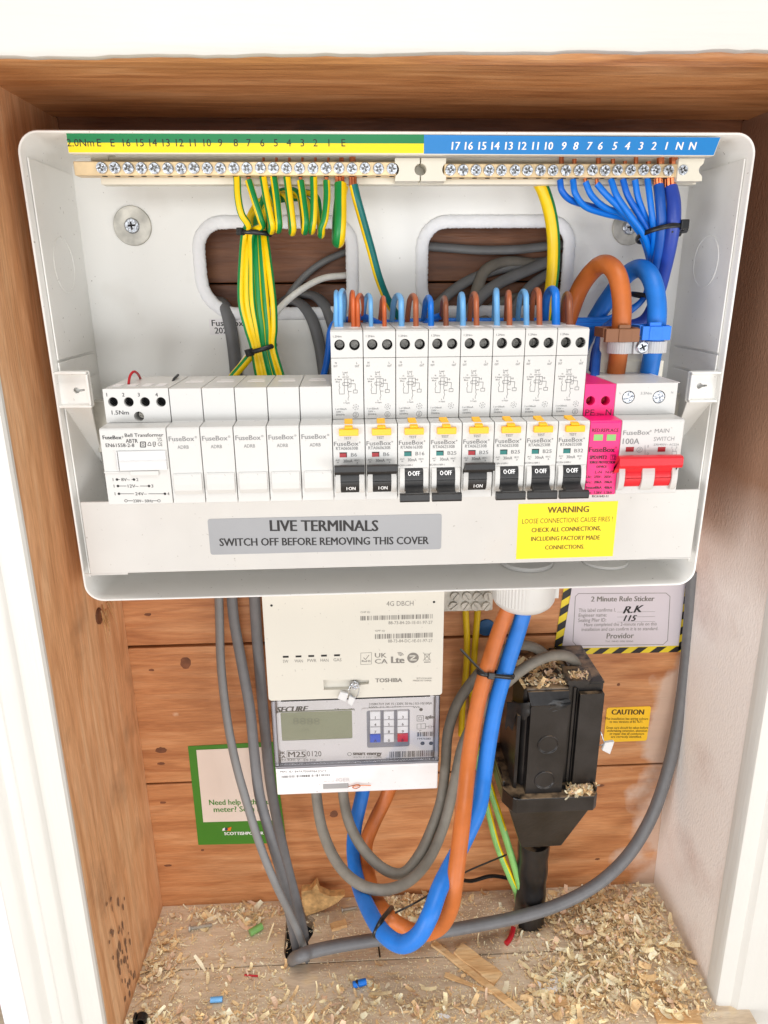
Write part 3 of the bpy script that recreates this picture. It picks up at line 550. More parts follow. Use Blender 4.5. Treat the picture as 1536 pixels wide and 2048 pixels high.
    T('Load', 685.5, 695, 746.5, 743); T('N', 686, 689, 751, 747.5); T('L', 693.5, 695.5, 751, 747.5); T('OUT OUT', 685, 698, 756, 753); T('N', 676.5, 679, 755, 752); T('In Supply', 670, 684, 760, 757); T('Blue', 671.5, 680, 765, 762)
    def pl(pts, w=.26, c=False): ik.line([(P(a, b, UF).x+d, P(a, b, UF).z) for a, b in pts], w, c)
    pl([(679, 767), (678, 772), (680, 775), (678, 779), (679, 788), (688.5, 788), (688.5, 758), (702, 758), (702, 774), (696, 774)]); pl([(695.5, 758), (695.5, 780), (697, 783), (703, 783)])
    pl([(685, 766.5), (687, 765), (698, 765), (699, 768), (697, 771), (686, 771)], .26, True); pl([(698, 767.5), (710.5, 767.5), (710.5, 780)]); pl([(706.5, 780), (714.5, 780), (714.5, 786), (706.5, 786)], .26, True)
    pl([(697, 783), (696.5, 788), (698, 792), (696, 797), (696.5, 801)]); pl([(702, 761), (706, 761)]); pl([(706, 759), (707.5, 761), (706, 763)])
    T('L', 691.5, 694, 803, 800); T('In Supply', 687, 699.5, 807, 804.5); T('I n=30mA', 671, 693.5, 820, 816.5); T('230V ~', 672, 687, 825.5, 822); T('50/60Hz', 672, 689.5, 831, 827.5)
    v = P(711.5, 814, UF); [ik.line([(v.x+d+1.6*math.cos(a_), v.z+1.6*math.sin(a_)), (v.x+d+1.6*math.cos(a_+.6), v.z+1.6*math.sin(a_+.6))], .24) for a_ in (0, 1.05, 2.1, 3.14, 4.2, 5.24)]; ik.ring(v.x+d, v.z, .6, .16, 10)
    if k_ in (0, 1, 2, 7): v = P(711.5, 829.5, UF); ik.ring(v.x+d, v.z, 1.55, .22); ik.line([(v.x+d-.7, v.z+.6), (v.x+d+.5, v.z+.8), (v.x+d+.6, v.z), (v.x+d-.5, v.z-.1), (v.x+d-.5, v.z-.8), (v.x+d+.7, v.z-.7)], .18)
    ik.build('lettering', M['inkgrey'], t)
BR = [(1, 'RTA060630B', 'B6', 1, 'circuit breaker switched on with red flag, beside the blank modules', 0), (1, 'RTA060630B', 'B6', 1, 'circuit breaker switched on with red flag marked B6, beside the B16 one', 0),
      (0, 'RTA061630B', 'B16', 0, 'circuit breaker switched off with green flag marked B16', .8), (0, 'RTA062530B', 'B25', 0, 'circuit breaker switched off marked B25, next to the B16 one', 1.1),
      (1, 'RTA062530B', 'B25', 1, 'circuit breaker switched on with red flag marked B25', .6), (0, 'RTA062530B', 'B25', 0, 'circuit breaker switched off marked B25, just right of the switched-on B25 one', 1.2),
      (0, 'RTA062530B', 'B25', 0, 'circuit breaker switched off marked B25, beside the B32 one', 1.6), (0, 'RTA063230B', 'B32', 0, 'circuit breaker switched off marked B32, beside the pink surge protector', 2.0)]
for i, a in enumerate(BR): rcbo(i, *a)
# ---- surge protector
x0, x1 = X0+13*PITCHX+.15, X0+14*PITCHX-.15
t = thing('surge_protector', 'bright pink surge protection module with two green windows', 'surge protector', ((x0+x1)/2, 0, -75))
h1, h2 = P(1181, 801.5, UF), P(1211, 801.5, UF)
mb = MB(); body_with_holes(mb, x0, x1, 4.6, 16, [circ(h1.x, h1.z, 2.7), circ(h2.x, h2.z, 2.7)], 9); mb.build('housing', M['pink'], t, .4)
mb = MB(); [mb.cyl((h.x, UF+8.9, h.z), (h.x, UF+8.5, h.z), 2.65) for h in (h1, h2)]; mb.build('hole_bottoms', M['dark'], t)
mb = MB(); [holescrew(mb, h.x, h.z, 2.2, UF+8, .4) for h in (h1, h2)]; mb.build('clamp_screw', M['flagred'], t)
for p0, p1 in ((1188, 1205), (1214, 1231)):
    a, b = P(p0, 869, NF), P(p1, 881, NF); MB().box(a.x, b.x, NF-.2, NF+.2, b.z, a.z).build('status_window', M['elime' if 0 else 'lcd2'] if 'lcd2' in M else M['elime'], t, .1)
ik = Ink(UF); ik.t('PE', 1170, 1188, 831, 819); ik.t('1.2Nm', 1189, 1207, 831, 826); ik.t('N', 1211, 1222, 830, 818.5); ik.Y = NF; ik.fr = lambda x, z: (x, NF-.1, z)
ik.t('RED:REPLACE', 1184, 1237, 864, 857, .02); ik.t('FuseBox', 1178, 1229, 904, 894, .03); ik.t('®', 1230, 1234, 897, 893); ik.t('SPD1MT2', 1179, 1213, 918, 911, .05); ik.t('T2', 1222, 1230, 918, 911, .02)
ik.pline([(1220.5, 909.5), (1231.5, 909.5), (1231.5, 919.5), (1220.5, 919.5)], .2, True)
ik.t('SURGE PROTECTION', 1179, 1231, 927, 922, .05); ik.t('DEVICE', 1193, 1213, 935.5, 931, .05); ik.t('L-N', 1190, 1203, 947, 941.5, .02); ik.t('N-PE', 1211, 1229, 947, 941.5, .02)
for y, a, b, c in ((956, 'Uc:', '275V~', '255V~'), (966.5, 'In:', '20kA', '20kA'), (977.5, 'Imax:', '40kA', '40kA'), (987.5, 'Up:', '1.5kV', '1.5kV')):
    ik.t(a, 1172, 1172+3.6*len(a), y, y-5, .04); ik.t(b, 1188, 1203, y, y-5, .04); ik.t(c, 1208, 1224, y, y-5, .04)
ik.t('IEC61643-11', 1184, 1216, 994.5, 990, .04); ik.build('lettering', M['inkpink'], t)
# ---- main switch (two modules)
x0, x1 = X0+14*PITCHX+.15, X0+16*PITCHX-.15
t = thing('main_switch', 'white double main switch with a wide red lever at the right end', 'main switch', ((x0+x1)/2, 0, -75))
h1, h2 = P(1257, 794.5, UF), P(1318, 794, UF)
mb = MB(); body_with_holes(mb, x0, x1, 4.8, 15, [circ(h1.x, h1.z, 3.75), circ(h2.x, h2.z, 3.75)], 6); mb.build('housing', M['module'], t, .5)
for h in (h1, h2):
    mb = MB(); mb.lathe((h.x, UF+4, h.z), (0, -1, 0), [(0, 3.5), (2.6, 3.5), (3.0, 3.1)], 28); plate(mb, circ(h.x, h.z, 3.2, 24), [cross(h.x, h.z, 2.6, .62, .3)], UF+.2, UF+1.2); mb.cyl((h.x, UF+1.19, h.z), (h.x, UF+1.1, h.z), 2.8, n=14, mi=1); mb.lathe((h.x, UF+2, h.z), (0, -1, 0), [(.6, 1.3), (1.2, .9)], 4); mb.build('terminal_screw', [M['steel'], M['screwdark']], t)
MB().box(P(1300, 760, 0).x, P(1304, 760, 0).x, UF-.1, 14, 4.75, 4.95).build('top_seam', M['meterp'], t)
# lever
zt, zb = ZC(1290, 938, NF-2), ZC(1290, 972, NF-2); zc = (zt+zb)/2; R_ = (zt-zb)/2+1.2
rot = [(NF-.25, zb-.6)]+[(NF+2-4.4*math.sin(math.radians(a_))**.8, zc-R_*math.cos(math.radians(a_))) for a_ in range(28, 153, 9)]+[(NF-.25, zt+.6)]
ch = [(NF+.2, zb-2.2)]+[(NF+1-4.4*math.sin(math.radians(a_))**.7, zc-(R_+1.8)*math.cos(math.radians(a_))) for a_ in range(12, 170, 13)]+[(NF+.2, zt+2)]
xs_ = [XC(p, 960, NF-2) for p in (1236, 1248, 1282, 1307, 1341, 1353)]
mb = MB(); [mb.prismx(ch, a, b) for a, b in ((xs_[0], xs_[1]), (xs_[2], xs_[3]), (xs_[4], xs_[5]))]; mb.build('lever_cheek', M['module'], t, .4)
mb = MB(); [mb.prismx(rot, a+.15, b-.15) for a, b in ((xs_[1], xs_[2]), (xs_[3], xs_[4]))]; [mb.box(a+.2, b-.2, NF-3, NF-2.3, zc-.6, zc-.2) for a, b in ((xs_[1], xs_[2]), (xs_[3], xs_[4]))]
yb = NF-10; z0, z1 = ZC(1300, 939, yb), ZC(1300, 914, yb); xa, xb_ = XC(1239, 925, yb), XC(1366, 925, yb)
mb.prismx([(NF-2, zt+1), (yb+1, z0+.4), (yb, z0+.8), (yb-.6, z0+2.4), (yb-.3, z1-.8), (yb+.8, z1), (yb+4, z1+.2), (yb+5, z1-1), (NF-1.5, zc+3)], xa, xb_)
lv = mb.build('lever', M['red'], t, .5)
mb = MB(); mb.cyl((xa-.05, yb+2, (z0+z1)/2+.4), (xa+.3, yb+2, (z0+z1)/2+.4), 1.1, n=6); mb.build('lever_bore', M['flagred'], lv)
for p0, p1 in ((1252, 1267), (1316, 1330)):
    a, b = P(p0, 894, NF), P(p1, 903, NF); MB().box(a.x, b.x, NF-.15, NF+.1, b.z, a.z).build('status_flag', M['flagred'], t)
ik = Ink(NF); ik.t('FuseBox', 1246, 1299, 870, 861, .012, dy=-1); ik.t('®', 1299, 1303, 864, 860); ik.t('100A', 1245, 1278, 888, 877, .015); ik.t('MAIN', 1309, 1338, 866, 858, dy=-1); ik.t('SWITCH', 1307, 1348, 882, 874, dy=-1); ik.t('230/400V~ AC22A', 1307, 1358, 891, 887)
v = P(1279, 899.5, NF); ik.ring(v.x, v.z, 1.6, .22); ik.line([(v.x-.7, v.z+.6), (v.x+.5, v.z+.8), (v.x+.6, v.z), (v.x-.5, v.z-.1), (v.x-.5, v.z-.8), (v.x+.7, v.z-.7)], .18)
ik.pline([(1290, 890), (1290, 909)], .22); ik.t('I', 1295, 1296.5, 895, 890); ik.t('O', 1293, 1297, 910, 905)
ik.pline([(1344, 910), (1344, 903), (1353, 903), (1353, 910)], .2); ik.pline([(1346, 903), (1345, 898)], .2); ik.pline([(1352, 903), (1351, 898)], .2); ik.t('1  3', 1343, 1354, 897, 893)
ik.Y = UF; ik.fr = lambda x, z: (x, UF-.1, z); ik.t('L', 1239, 1242, 788, 784); ik.t('N', 1342, 1346, 787, 783); ik.t('3.5Nm', 1281, 1303, 789, 784); ik.build('lettering', M['inkpale'], t)
# ================================================================ lower cover with its stickers
ys = -4.6; zt = -69.8; zb = -118.4
t = thing('terminal_cover', 'long white cover plate across the bottom of the consumer unit', 'cover', (0, ys+3, zb))
mb = MB(); mb.box(-199.6, 199.6, ys, ys+1.8, zb, zt).box(-199.6, 199.6, ys+1.9, ys+40, zb, zb+1.5).box(-204, -176, ys+.4, ys+1.6, zb-1.4, zb-.1).box(170, 199.6, ys-.4, ys-.05, zb, zb+.8)
mb.build('cover_plate', M['sheet'], t, .5)
mb = MB(); a, b = P(415, 1038, ys), P(882, 1098, ys); plate(mb, rrect(a.x, b.x, b.z, a.z, 1.6, 4), [], ys-.25, ys-.03); st = mb.build('live_terminals_sticker', M['silver'], t)
st['label'] = 'silver grey sticker with bold black warning text'
ik = Ink(ys-.25); ik.t('LIVE TERMINALS', 541, 756, 1062, 1040.5, .03); ik.t('SWITCH OFF BEFORE REMOVING THIS COVER', 440, 857, 1092, 1077, .025, dy=-4); ik.build('lettering', M['inkblack'], st)
q = [P(1037, 1008, ys), P(1236, 1002, ys), P(1225, 1112, ys), P(1032, 1118, ys)]
mb = MB(); mb.prismy([(v.x, min(v.z, zt-.1)) for v in q][::-1], ys-.3, ys-.03); st = mb.build('warning_sticker', M['warn'], t); st['label'] = 'yellow warning sticker with brown text'
ik = Ink(ys-.3); ik.t('WARNING', 1095, 1177, 1026, 1014, .03, dy=-2); ik.t('LOOSE CONNECTIONS CAUSE FIRES !', 1044, 1225, 1047.5, 1038, 0, dy=-5); ik.t('CHECK ALL CONNECTIONS,', 1063, 1201, 1064.5, 1056, .025, dy=-4); ik.t('INCLUDING FACTORY MADE', 1062, 1199, 1082, 1073.5, .02, dy=-3); ik.t('CONNECTIONS.', 1090, 1168, 1099, 1091, .02, dy=-2); ik.build('lettering', M['inkbrown'], st)
# ================================================================ wiring inside the enclosure
def PP(L): return [q if isinstance(q, Vector) else P(*q) for q in L]
def wire(name, label, cat, pts, r, m, group=None, n=12, k=8, strip=None, **kw):
    mb = MB(); mb.tube(PP(pts), r, n, k, **kw); cen = sum(mb.v, Vector())/len(mb.v)
    o = mb.build(name, m, origin=cen); tag(o, label, cat, group)
    if strip:                               # bare strands showing at an end
        a, b = PP(strip[:2]); rr_ = strip[2] if len(strip) > 2 else r*.6
        mb = MB(); ax = (b-a).normalized().orthogonal().normalized(); bx = (b-a).normalized().cross(ax)
        if r < 2.3: mb.tube([a, b], rr_*.8, 8, 3)
        else:
            for i in range(7):
                d = (math.cos(i*1.05)*ax+math.sin(i*1.05)*bx)*rr_*.62 if i < 6 else Vector(); mb.tube([a+d, b+d*1.15], rr_*.42, 6, 3)
        mb.build('bare_copper', M['copper'], o)
    return o
GY = [M['ey'], M['eg']]
def two(off, wd=.25): return lambda a, q: ((a+off) % .5) < wd
def half(off, wd=.5): return lambda a, q: ((a+off) % 1) < wd
# ---- earth wires: down from the bar, folded back behind, then down the bundle
yy = [(466, 510, 21, 29), (520, 511, 27, 27), (600, 515, 33, 25), (655, 522, 28, 27), (695, 527, 21, 30), (755, 541, 24, 30), (810, 556, 24, 32)]
def bundle(f, back): return [(xc+f*hw, y, Y+(6.5 if back else 0)) for y, xc, hw, Y in yy]
EW = [('8', [(474, 353, 19), (476, 395, 17), (483, 428, 17), (496, 450, 21)], (-1, 0), None, .0, False, 'leftmost earth wire, hanging straight from the bar into the bundle'),
      ('7', [(497, 361, 19), (509, 400, 17), (521, 437, 18), (524, 452, 22)], (-.3, 0), None, .3, True, 'second earth wire from the left, slanting right into the bundle'),
      ('6', [(526, 353, 19), (533, 395, 16), (541, 435, 15), (544, 452, 16)], (.5, 0), 462, .55, False, 'third earth wire from the left with the first folded loop'),
      ('5', [(547, 353, 19), (553, 395, 16), (557, 435, 15), (558, 450, 16)], (.95, 0), 460, .8, False, 'fourth earth wire from the left with a narrow folded loop'),
      ('4', [(574, 353, 19), (579, 395, 16), (584, 435, 15), (586, 455, 16)], (-.62, 0), 465, .05, False, 'fifth earth wire from the left with a fold, near the gap in the loops'),
      ('3', [(601, 362, 19), (606, 395, 17), (611, 435, 15), (611, 452, 16)], (.1, 0), 463, .3, True, 'sixth earth wire from the left, folded, with a bit of bare copper'),
      ('2', [(627, 353, 19), (628, 395, 16), (627, 435, 15), (625, 452, 16)], (-.4, 1), 462, .62, False, 'seventh earth wire from the left, folded beside the last slim loop'),
      ('1', [(653, 362, 19), (654, 395, 17), (650, 435, 15), (644, 455, 16)], (.4, 1), 470, .2, True, 'last slim folded earth wire, next to the thick one')]
for nm, top, (f, bk), yb, off, bare, lab in EW:
    bd = bundle(f, bk); x = top[-1][0]; pts = list(top)
    if yb: 
        j = (int(nm)*37) % 5
        pts += [(x-1, yb-3, 19), (x-2, yb, 25), (x-3, yb-10, 34), (x-6, yb-45, 42), (x-14, 384+j*4, 48), (x*.62+.38*bd[0][0], 376+j*5, 54), (x*.25+.75*bd[0][0], 392+j*4, 52), (bd[0][0]+2, 436, 44)]
        bd[0] = (bd[0][0], bd[0][1], 34)
    pts += bd
    wire('earth_wire', lab, 'earth wire', pts, 2.15, GY, 'green and yellow earth wires from the terminal bar', 16, 7, ref=None, stripe=two(off), strip=[(top[0][0], top[0][1]-9, 19), (top[0][0]+.5, top[0][1]+1, 19), 1.3] if bare else None)
wire('earth_wire', 'thick green and yellow earth wire folded into one long loop', 'earth wire', [(681, 368, 19), (681, 400, 16), (681, 440, 14), (679, 470, 15), (677, 483, 20), (675, 478, 32), (676, 440, 42), (680, 400, 48), (686, 370, 52), (690, 345, 54)], 3.6, GY, None, 20, 8, stripe=half(.17), strip=[(679, 350, 19), (680, 372, 19), 2.6])
wire('earth_wire', 'long green and yellow earth wire slanting down to the breakers', 'earth wire', [(707, 370, 19), (714, 400, 19), (728, 450, 24), (742, 500, 30), (757, 555, 36), (775, 600, 42), (800, 645, 48), (815, 690, 52)], 2.7, [M['ey'], M['eteal']], None, 18, 8, stripe=half(.53), strip=[(705, 345, 19), (706, 373, 19), 2.2])
wire('earth_wire', 'stout yellow and green earth cable in front of the right opening', 'earth cable', [(1072, 352, 36), (1088, 385, 36), (1101, 430, 38), (1107, 480, 40), (1106, 540, 40), (1100, 590, 40), (1092, 640, 42), (1085, 700, 42)], 4.1, GY, None, 20, 8, stripe=lambda a, q: ((a+.38) % 1) < .2)
wire('earth_wire', 'plain yellow earth wire bending left under the lower cable tie', 'earth wire', [(545, 640, 36), (527, 690, 34), (505, 708, 32), (484, 732, 32), (462, 758, 32), (440, 790, 34)], 2.7, GY, None, 16, 8, stripe=lambda a, q: ((a+.1) % 1) < .12)
# small copper ends above the bars
mb = MB(); rn = random.Random(2)
for x in (526, 552, 578, 604, 630, 656, 680, 684): mb.tube([P(x, 331, 19), P(x+1, 315, 19)], .8, 6, 2)
mb.tube([P(705, 331, 19), P(705, 314, 19)], 1.9, 8, 2); tag(mb.build('copper_ends', M['copper'], bpy.data.objects['earth_terminal_bar']), None, None)
mb = MB()
for x, h, r in ((1123, 313, 1.5), (1149, 318, 1.3), (1197, 316, 1.5), (1226, 318, 1.3), (1250, 322, 1.2), (1272, 314, 1.4), (1297, 323, 1.5), (1321, 315, 2.3), (1347, 314, 2.6)): mb.tube([P(x, 331, 19), P(x, h, 19)], r, 8, 2)
mb.build('copper_ends', M['copper'], bpy.data.objects['neutral_terminal_bar'])
# ---- neutral wires
run = lambda x, y0: [(1300, 540, 40), (1285, 600, 42), (1225, y0-6, 44), (1180, y0, 45), (x+40, y0+1, 45), (x+8, y0+6, 44), (x, y0+22, 44)]
NW = [([(1120, 360, 19), (1124, 382, 18), (1143, 401, 22), (1183, 413, 32), (1232, 425, 38), (1282, 452, 40), (1304, 486, 40)], 'royal', 690, 644, 'far left blue neutral wire, sweeping low to the right'),
      ([(1146, 360, 19), (1151, 388, 17), (1172, 414, 21), (1212, 428, 28), (1260, 440, 34), (1296, 470, 38), (1312, 500, 40)], 'blue_w', 745, 647, 'second blue neutral wire from the left, making the lowest curve'),
      ([(1171, 364, 19), (1184, 392, 18), (1210, 415, 22), (1244, 428, 28), (1278, 452, 32), (1300, 484, 36)], 'blue_w', 808, 641, 'third blue neutral wire from the left with bare copper at the bar'),
      ([(1194, 368, 19), (1212, 389, 17), (1240, 417, 18), (1268, 450, 22), (1288, 484, 28)], 'blue_w', 872, 648, 'fourth blue neutral wire from the left with bare copper at the bar'),
      ([(1222, 359, 19), (1233, 390, 16), (1256, 425, 15), (1284, 464, 18), (1296, 496, 26)], 'blue_w', 940, 643, 'fifth blue neutral wire from the left, the front one of the fan'),
      ([(1246, 359, 19), (1255, 390, 17), (1275, 425, 18), (1297, 464, 22), (1306, 496, 28)], 'royal', 1005, 649, 'sixth blue neutral wire from the left, a slightly darker one'),
      ([(1270, 360, 19), (1276, 395, 18), (1288, 428, 20), (1303, 466, 26), (1310, 500, 34)], 'blue_w', 1062, 640, 'seventh blue neutral wire from the left, beside the straight one'),
      ([(1295, 358, 19), (1299, 390, 16), (1304, 430, 16), (1308, 470, 20), (1306, 510, 28)], 'blue_w', 1110, 650, 'straight bright blue neutral wire beside the dark thick pair')]
for pts, c, x, y0, lab in NW:
    bare = pts[0][1] > 362
    wire('neutral_wire', lab, 'neutral wire', pts+run(x, y0), 1.9, M[c], 'blue neutral wires from the terminal bar', 12, 7, strip=[(pts[0][0]-1, pts[0][1]-10, 19), (pts[0][0]+.5, pts[0][1]+1, 19), 1.5] if bare else None)
wire('neutral_wire', 'dark navy thicker neutral wire, second from the right', 'neutral wire', [(1317, 371, 19), (1320, 400, 16), (1323, 445, 16), (1320, 490, 20), (1312, 540, 28), (1306, 600, 36), (1300, 660, 40)], 3.1, M['navy_w'], None, 14, 8, strip=[(1316, 348, 19), (1317, 374, 19), 2.5])
wire('neutral_wire', 'violet blue thickest neutral wire at the right end of the bar', 'neutral wire', [(1341, 376, 19), (1347, 405, 15), (1347, 445, 14), (1340, 490, 18), (1329, 540, 26), (1315, 590, 34), (1290, 640, 40), (1240, 660, 42), (1200, 690, 42), (1190, 740, 30)], 4.2, M['violet_w'], None, 16, 8, strip=[(1339, 346, 19), (1340, 380, 19), 3.2])
wire('neutral_wire', 'dark blue wire dropping into the pink surge protector', 'neutral wire', [(1230, 640, 34), (1205, 664, 28), (1195, 700, 20), (1191, 735, 8), (1189, 762, -2)], 2.9, M['navy_w'], None, 14, 8, strip=[(1189, 757, -1), (1188, 768, -3), 2.2])
wire('neutral_wire', 'bright blue wire curving down left of the tall breakers', 'neutral wire', [(765, 650, 46), (735, 646, 45), (700, 640, 44), (675, 642, 42), (661, 662, 40), (657, 700, 40), (650, 740, 40), (638, 775, 40)], 2.2, M['royal'], None, 12, 8)
for pts, c, lab in (([(762, 650, 20), (742, 640, 26), (726, 634, 36), (700, 640, 44)], 'royal', 'short blue wire arching behind the first two breakers'), ([(850, 650, 24), (868, 636, 30), (885, 634, 38), (893, 648, 44)], 'royal', 'short blue wire arching behind the fourth breaker')):
    wire('neutral_wire', lab, 'neutral wire', pts, 2.2, M[c], None, 12, 8)
# ---- breaker tails: out of the top terminals, over and down behind
TL = [(673, 582, 672, 'sky_w', 1.75, 0, 'pale blue tail wire, left one of the pair on the first breaker'), (682, 579, 690, 'sky_w', 1.85, 0, 'pale blue tail wire, right one of the pair on the first breaker'),
      (707, 582, 702, 'rust_w', 1.75, 1, 'rust brown tail wire, left one of the pair on the first breaker'), (716, 588, 727, 'rust_w', 1.75, 1, 'rust brown tail wire, right one of the pair on the first breaker'),
      (742, 588, 729, 'sky_w', 1.75, 0, 'pale blue tail wire on the second breaker'), (769, 593, 762, 'rust_w', 1.7, 1, 'rust brown tail wire on the second breaker'),
      (803, 589, 786, 'sky_w', 2.3, 0, 'pale blue tail wire with a wide bend on the third breaker'), (832, 589, 817, 'brown_w', 2.15, 1, 'brown tail wire on the third breaker'),
      (862, 593, 849, 'blue_w', 2.3, 0, 'strong blue tail wire on the fourth breaker'), (892, 594, 884, 'dkbrown_w', 2.1, 1, 'dull brown tail wire on the fourth breaker'),
      (926, 587, 919, 'sky_w', 2.3, 0, 'pale blue tail wire on the fifth breaker'), (953, 586, 941, 'brown_w', 2.2, 1, 'brown tail wire on the fifth breaker'),
      (994, 579, 990, 'sky_w', 2.3, 0, 'pale blue tail wire on the sixth breaker, the tallest loop'), (1019, 583, 1014, 'brown_w', 2.2, 1, 'brown tail wire on the sixth breaker'),
      (1053, 581, 1038, 'sky_w', 2.2, 0, 'pale blue tail wire on the seventh breaker'), (1079, 578, 1065, 'brown_w', 2.2, 1, 'brown tail wire on the seventh breaker'),
      (1112, 577, 1092, 'blue_w', 3.0, 0, 'thick strong blue tail wire on the last breaker'), (1139, 587, 1128, 'dkbrown_w', 2.6, 1, 'dark brown tail wire on the last breaker')]
for x, ya, xb_, c, r, br, lab in TL:
    wire('tail_wire', lab, 'tail wire', [(x, 668, -12), (x, 650, -10), (x-.5, 615, -6), (x-1, ya+10, -1), ((x*.6+xb_*.4), ya+2, 8), ((x*.2+xb_*.8), ya+10, 18), (xb_, ya+28, 28), (xb_-2, 640, 38), (xb_-3, 665, 44)], r*(.78 if r < 2.5 else .82), M[c], 'short tail wires looping out of the breaker tops', 12, 7)
wire('bell_wire', 'thin red bell wire sticking up from the transformer', 'bell wire', [(257, 768, -20), (260, 752, -16), (266, 744, -12), (272, 744.5, -8), (278, 751, 0), (282, 760, 8)], .75, M['red_w'], None, 8, 6)
wire('bell_wire', 'thin black bell wire end beside the blank modules', 'bell wire', [(344, 767, -10), (348, 758, -4), (352, 754, 0), (356, 750, 6)], .8, M['tie'], None, 8, 6)
# ---- big meter tails inside the enclosure
def tail(name, label, pts, r, m): rn = random.Random(len(label)); wob = [rn.uniform(-1, 1) for _ in range(60)]; return wire(name, label, 'tail cable', pts, r, m, None, 28, 10, taper=lambda q: 1+.012*(wob[int(q*40)]*(1-q*40 % 1)+wob[int(q*40)+1]*(q*40 % 1)))
tail('tail_cable', 'thick orange brown tail arching into the left side of the main switch', [(1075, 800, 40), (1108, 720, 46), (1136, 640, 45), (1160, 577, 40), (1190, 537, 30), (1214, 529, 16), (1234, 550, 6), (1243, 595, 1), (1243, 645, 0), (1238, 700, 4), (1231, 752, 9), (1229, 775, 10)], 5.7, M['tailbrown'])
tail('tail_cable', 'thick blue tail arching into the right side of the main switch', [(1120, 800, 50), (1150, 720, 54), (1190, 640, 53), (1225, 585, 48), (1255, 548, 38), (1282, 537, 24), (1302, 556, 12), (1313, 600, 5), (1313, 650, 2), (1306, 700, 5), (1297, 752, 9), (1295, 775, 10)], 5.7, M['tailblue'])
# ---- tail clamp
cA, cB = P(1240, 690, 3), P(1308, 690, 4)
t = thing('tail_clamp', 'cable clamp with brown and blue blocks on a white band over the main switch', 'cable clamp', ((cA.x+cB.x)/2, 12, P(1270, 708, -2).z))
z0, z1 = P(1270, 708, -4).z, P(1270, 684, -4).z
def ringpart(mb, c, r0, r1, a0, a1, z0, z1):
    pts = [(c.x+r1*math.cos(math.radians(a)), c.y+r1*math.sin(math.radians(a))) for a in range(a0, a1+1, 12)]+[(c.x+r0*math.cos(math.radians(a)), c.y+r0*math.sin(math.radians(a))) for a in range(a1, a0-1, -12)]
    n = len(pts)//2
    for i in range(n-1): mb.prismz([pts[i], pts[i+1], pts[2*n-2-i], pts[2*n-1-i]], z0, z1)
mb = MB(); ringpart(mb, cA, 5.9, 7.6, 150, 378, z0, z1); ringpart(mb, cB, 5.9, 7.6, 162, 390, z0, z1); mb.box(cA.x+6.4, cB.x-6.4, -3.4, -1.6, z0, z1); mb.build('band', M['nylon'], t, .3)
c = P(1284, 694, -4); mb = MB(); mb.lathe((c.x, -3.4, c.z), (0, -1, 0), [(0, 4), (1, 4), (1.8, 3.2)], 24); plate(mb, circ(c.x, c.z, 3.1), [cross(c.x, c.z, 2.2, .45, .5)], -5.8, -5.1); mb.box(c.x-2.3, c.x+2.3, -5.2, -5.1, c.z-2.3, c.z+2.3); mb.build('screw', M['steel'], t)
def block(nm, c, m, letter, p0, p1, y0, y1, tab):
    za, zb_ = P((p0+p1)/2, y1, -8).z, P((p0+p1)/2, y0, -8).z; xa, xb_ = P(p0, (y0+y1)/2, -6).x, P(p1, (y0+y1)/2, -6).x
    mb = MB(); mb.box(xa, xa+2.2, -6, 10, za+2.5, zb_).box(xb_-2.2, xb_, -6, 10, za+2.5, zb_).box(xa+2.3, xb_-2.3, 9, 11, za+2.5, zb_).box(xa+.6, xb_-.3, -9.5, -6.1, za, zb_-.4); mb.box((xa+xb_)/2-3.6+tab, (xa+xb_)/2+3.4+tab, -8.5, -6.3, zb_-.4, zb_+1.8); mb.box((xa+xb_)/2-3.9+tab, (xa+xb_)/2+3.7+tab, -10.1, -9.6, za, zb_-.6)
    b = mb.build(nm, m, t, .3)
    ik = Ink(-10.1); ik.raw(letter, (xa+xb_)/2+tab, None, za+2, 4.6, .01, align='C'); ik.build('embossed_letter', m, b)
block('live_block', cA, M['clampb'], 'L', 1206, 1276, 656, 684, 1.5); block('neutral_block', cB, M['clampn'], 'N', 1279, 1338, 651, 680, -.5)
a, b = P(1198, 722, 16), P(1280, 754, 16); mb = MB(); mb.box(a.x, b.x, 16, 18, b.z-4, P(1240, 655, 16).z).box(a.x, b.x+14, 14.4, 15.9, b.z-2, a.z); mb.build('bracket', M['cream'], t, .4)
# ---- cable ties
def tie(label, c, ax, ay, rx, ry, head, hs=(3.4, 3, 2.6), w=1.7, tail=None, th=.7, loop=None, at=None):
    c = Vector(c); ax = Vector(ax).normalized(); ay = Vector(ay); ay = (ay-ay.dot(ax)*ax).normalized(); nz = ax.cross(ay)
    loop = loop or [c+rx*math.cos(a)*ax+ry*math.sin(a)*ay for a in [2*math.pi*i/40 for i in range(41)]]
    mb = MB(); mb.tube(loop, w, 8, raw=True, rb=th, ref=nz); o = mb.build('cable_tie', M['tie'], origin=c); tag(o, label, 'cable tie', 'black cable ties')
    h = c+rx*math.cos(head)*ax+ry*math.sin(head)*ay; d = (-math.sin(head)*rx*ax+math.cos(head)*ry*ay).normalized(); e = nz.cross(d)
    if at is not None: h, d = at, ax.copy(); e = -ay
    mb = MB(); A_ = [h+sx_*d*hs[0]/2+sy_*nz*hs[1]/2+e*(-hs[2]/2) for sx_, sy_ in ((-1, -1), (1, -1), (1, 1), (-1, 1))]; mb.hexa(A_, [v+e*hs[2] for v in A_]); mb.build('locking_head', M['tie'], o, .4)
    if tail: mb = MB(); mb.tube(tail, w*.8, 8, rb=th, ref=(0, -.5, 1)); mb.build('loose_end', M['tie'], o)
    return o
a, b = P(476, 462, 29), P(541, 467, 29); tie('small black cable tie at the top of the earth wire bundle', P(510, 466, 31), b-a, (0, 1, 0), 9.9, 8.5, math.radians(215), (5, 4.2, 3.4), 1.5)
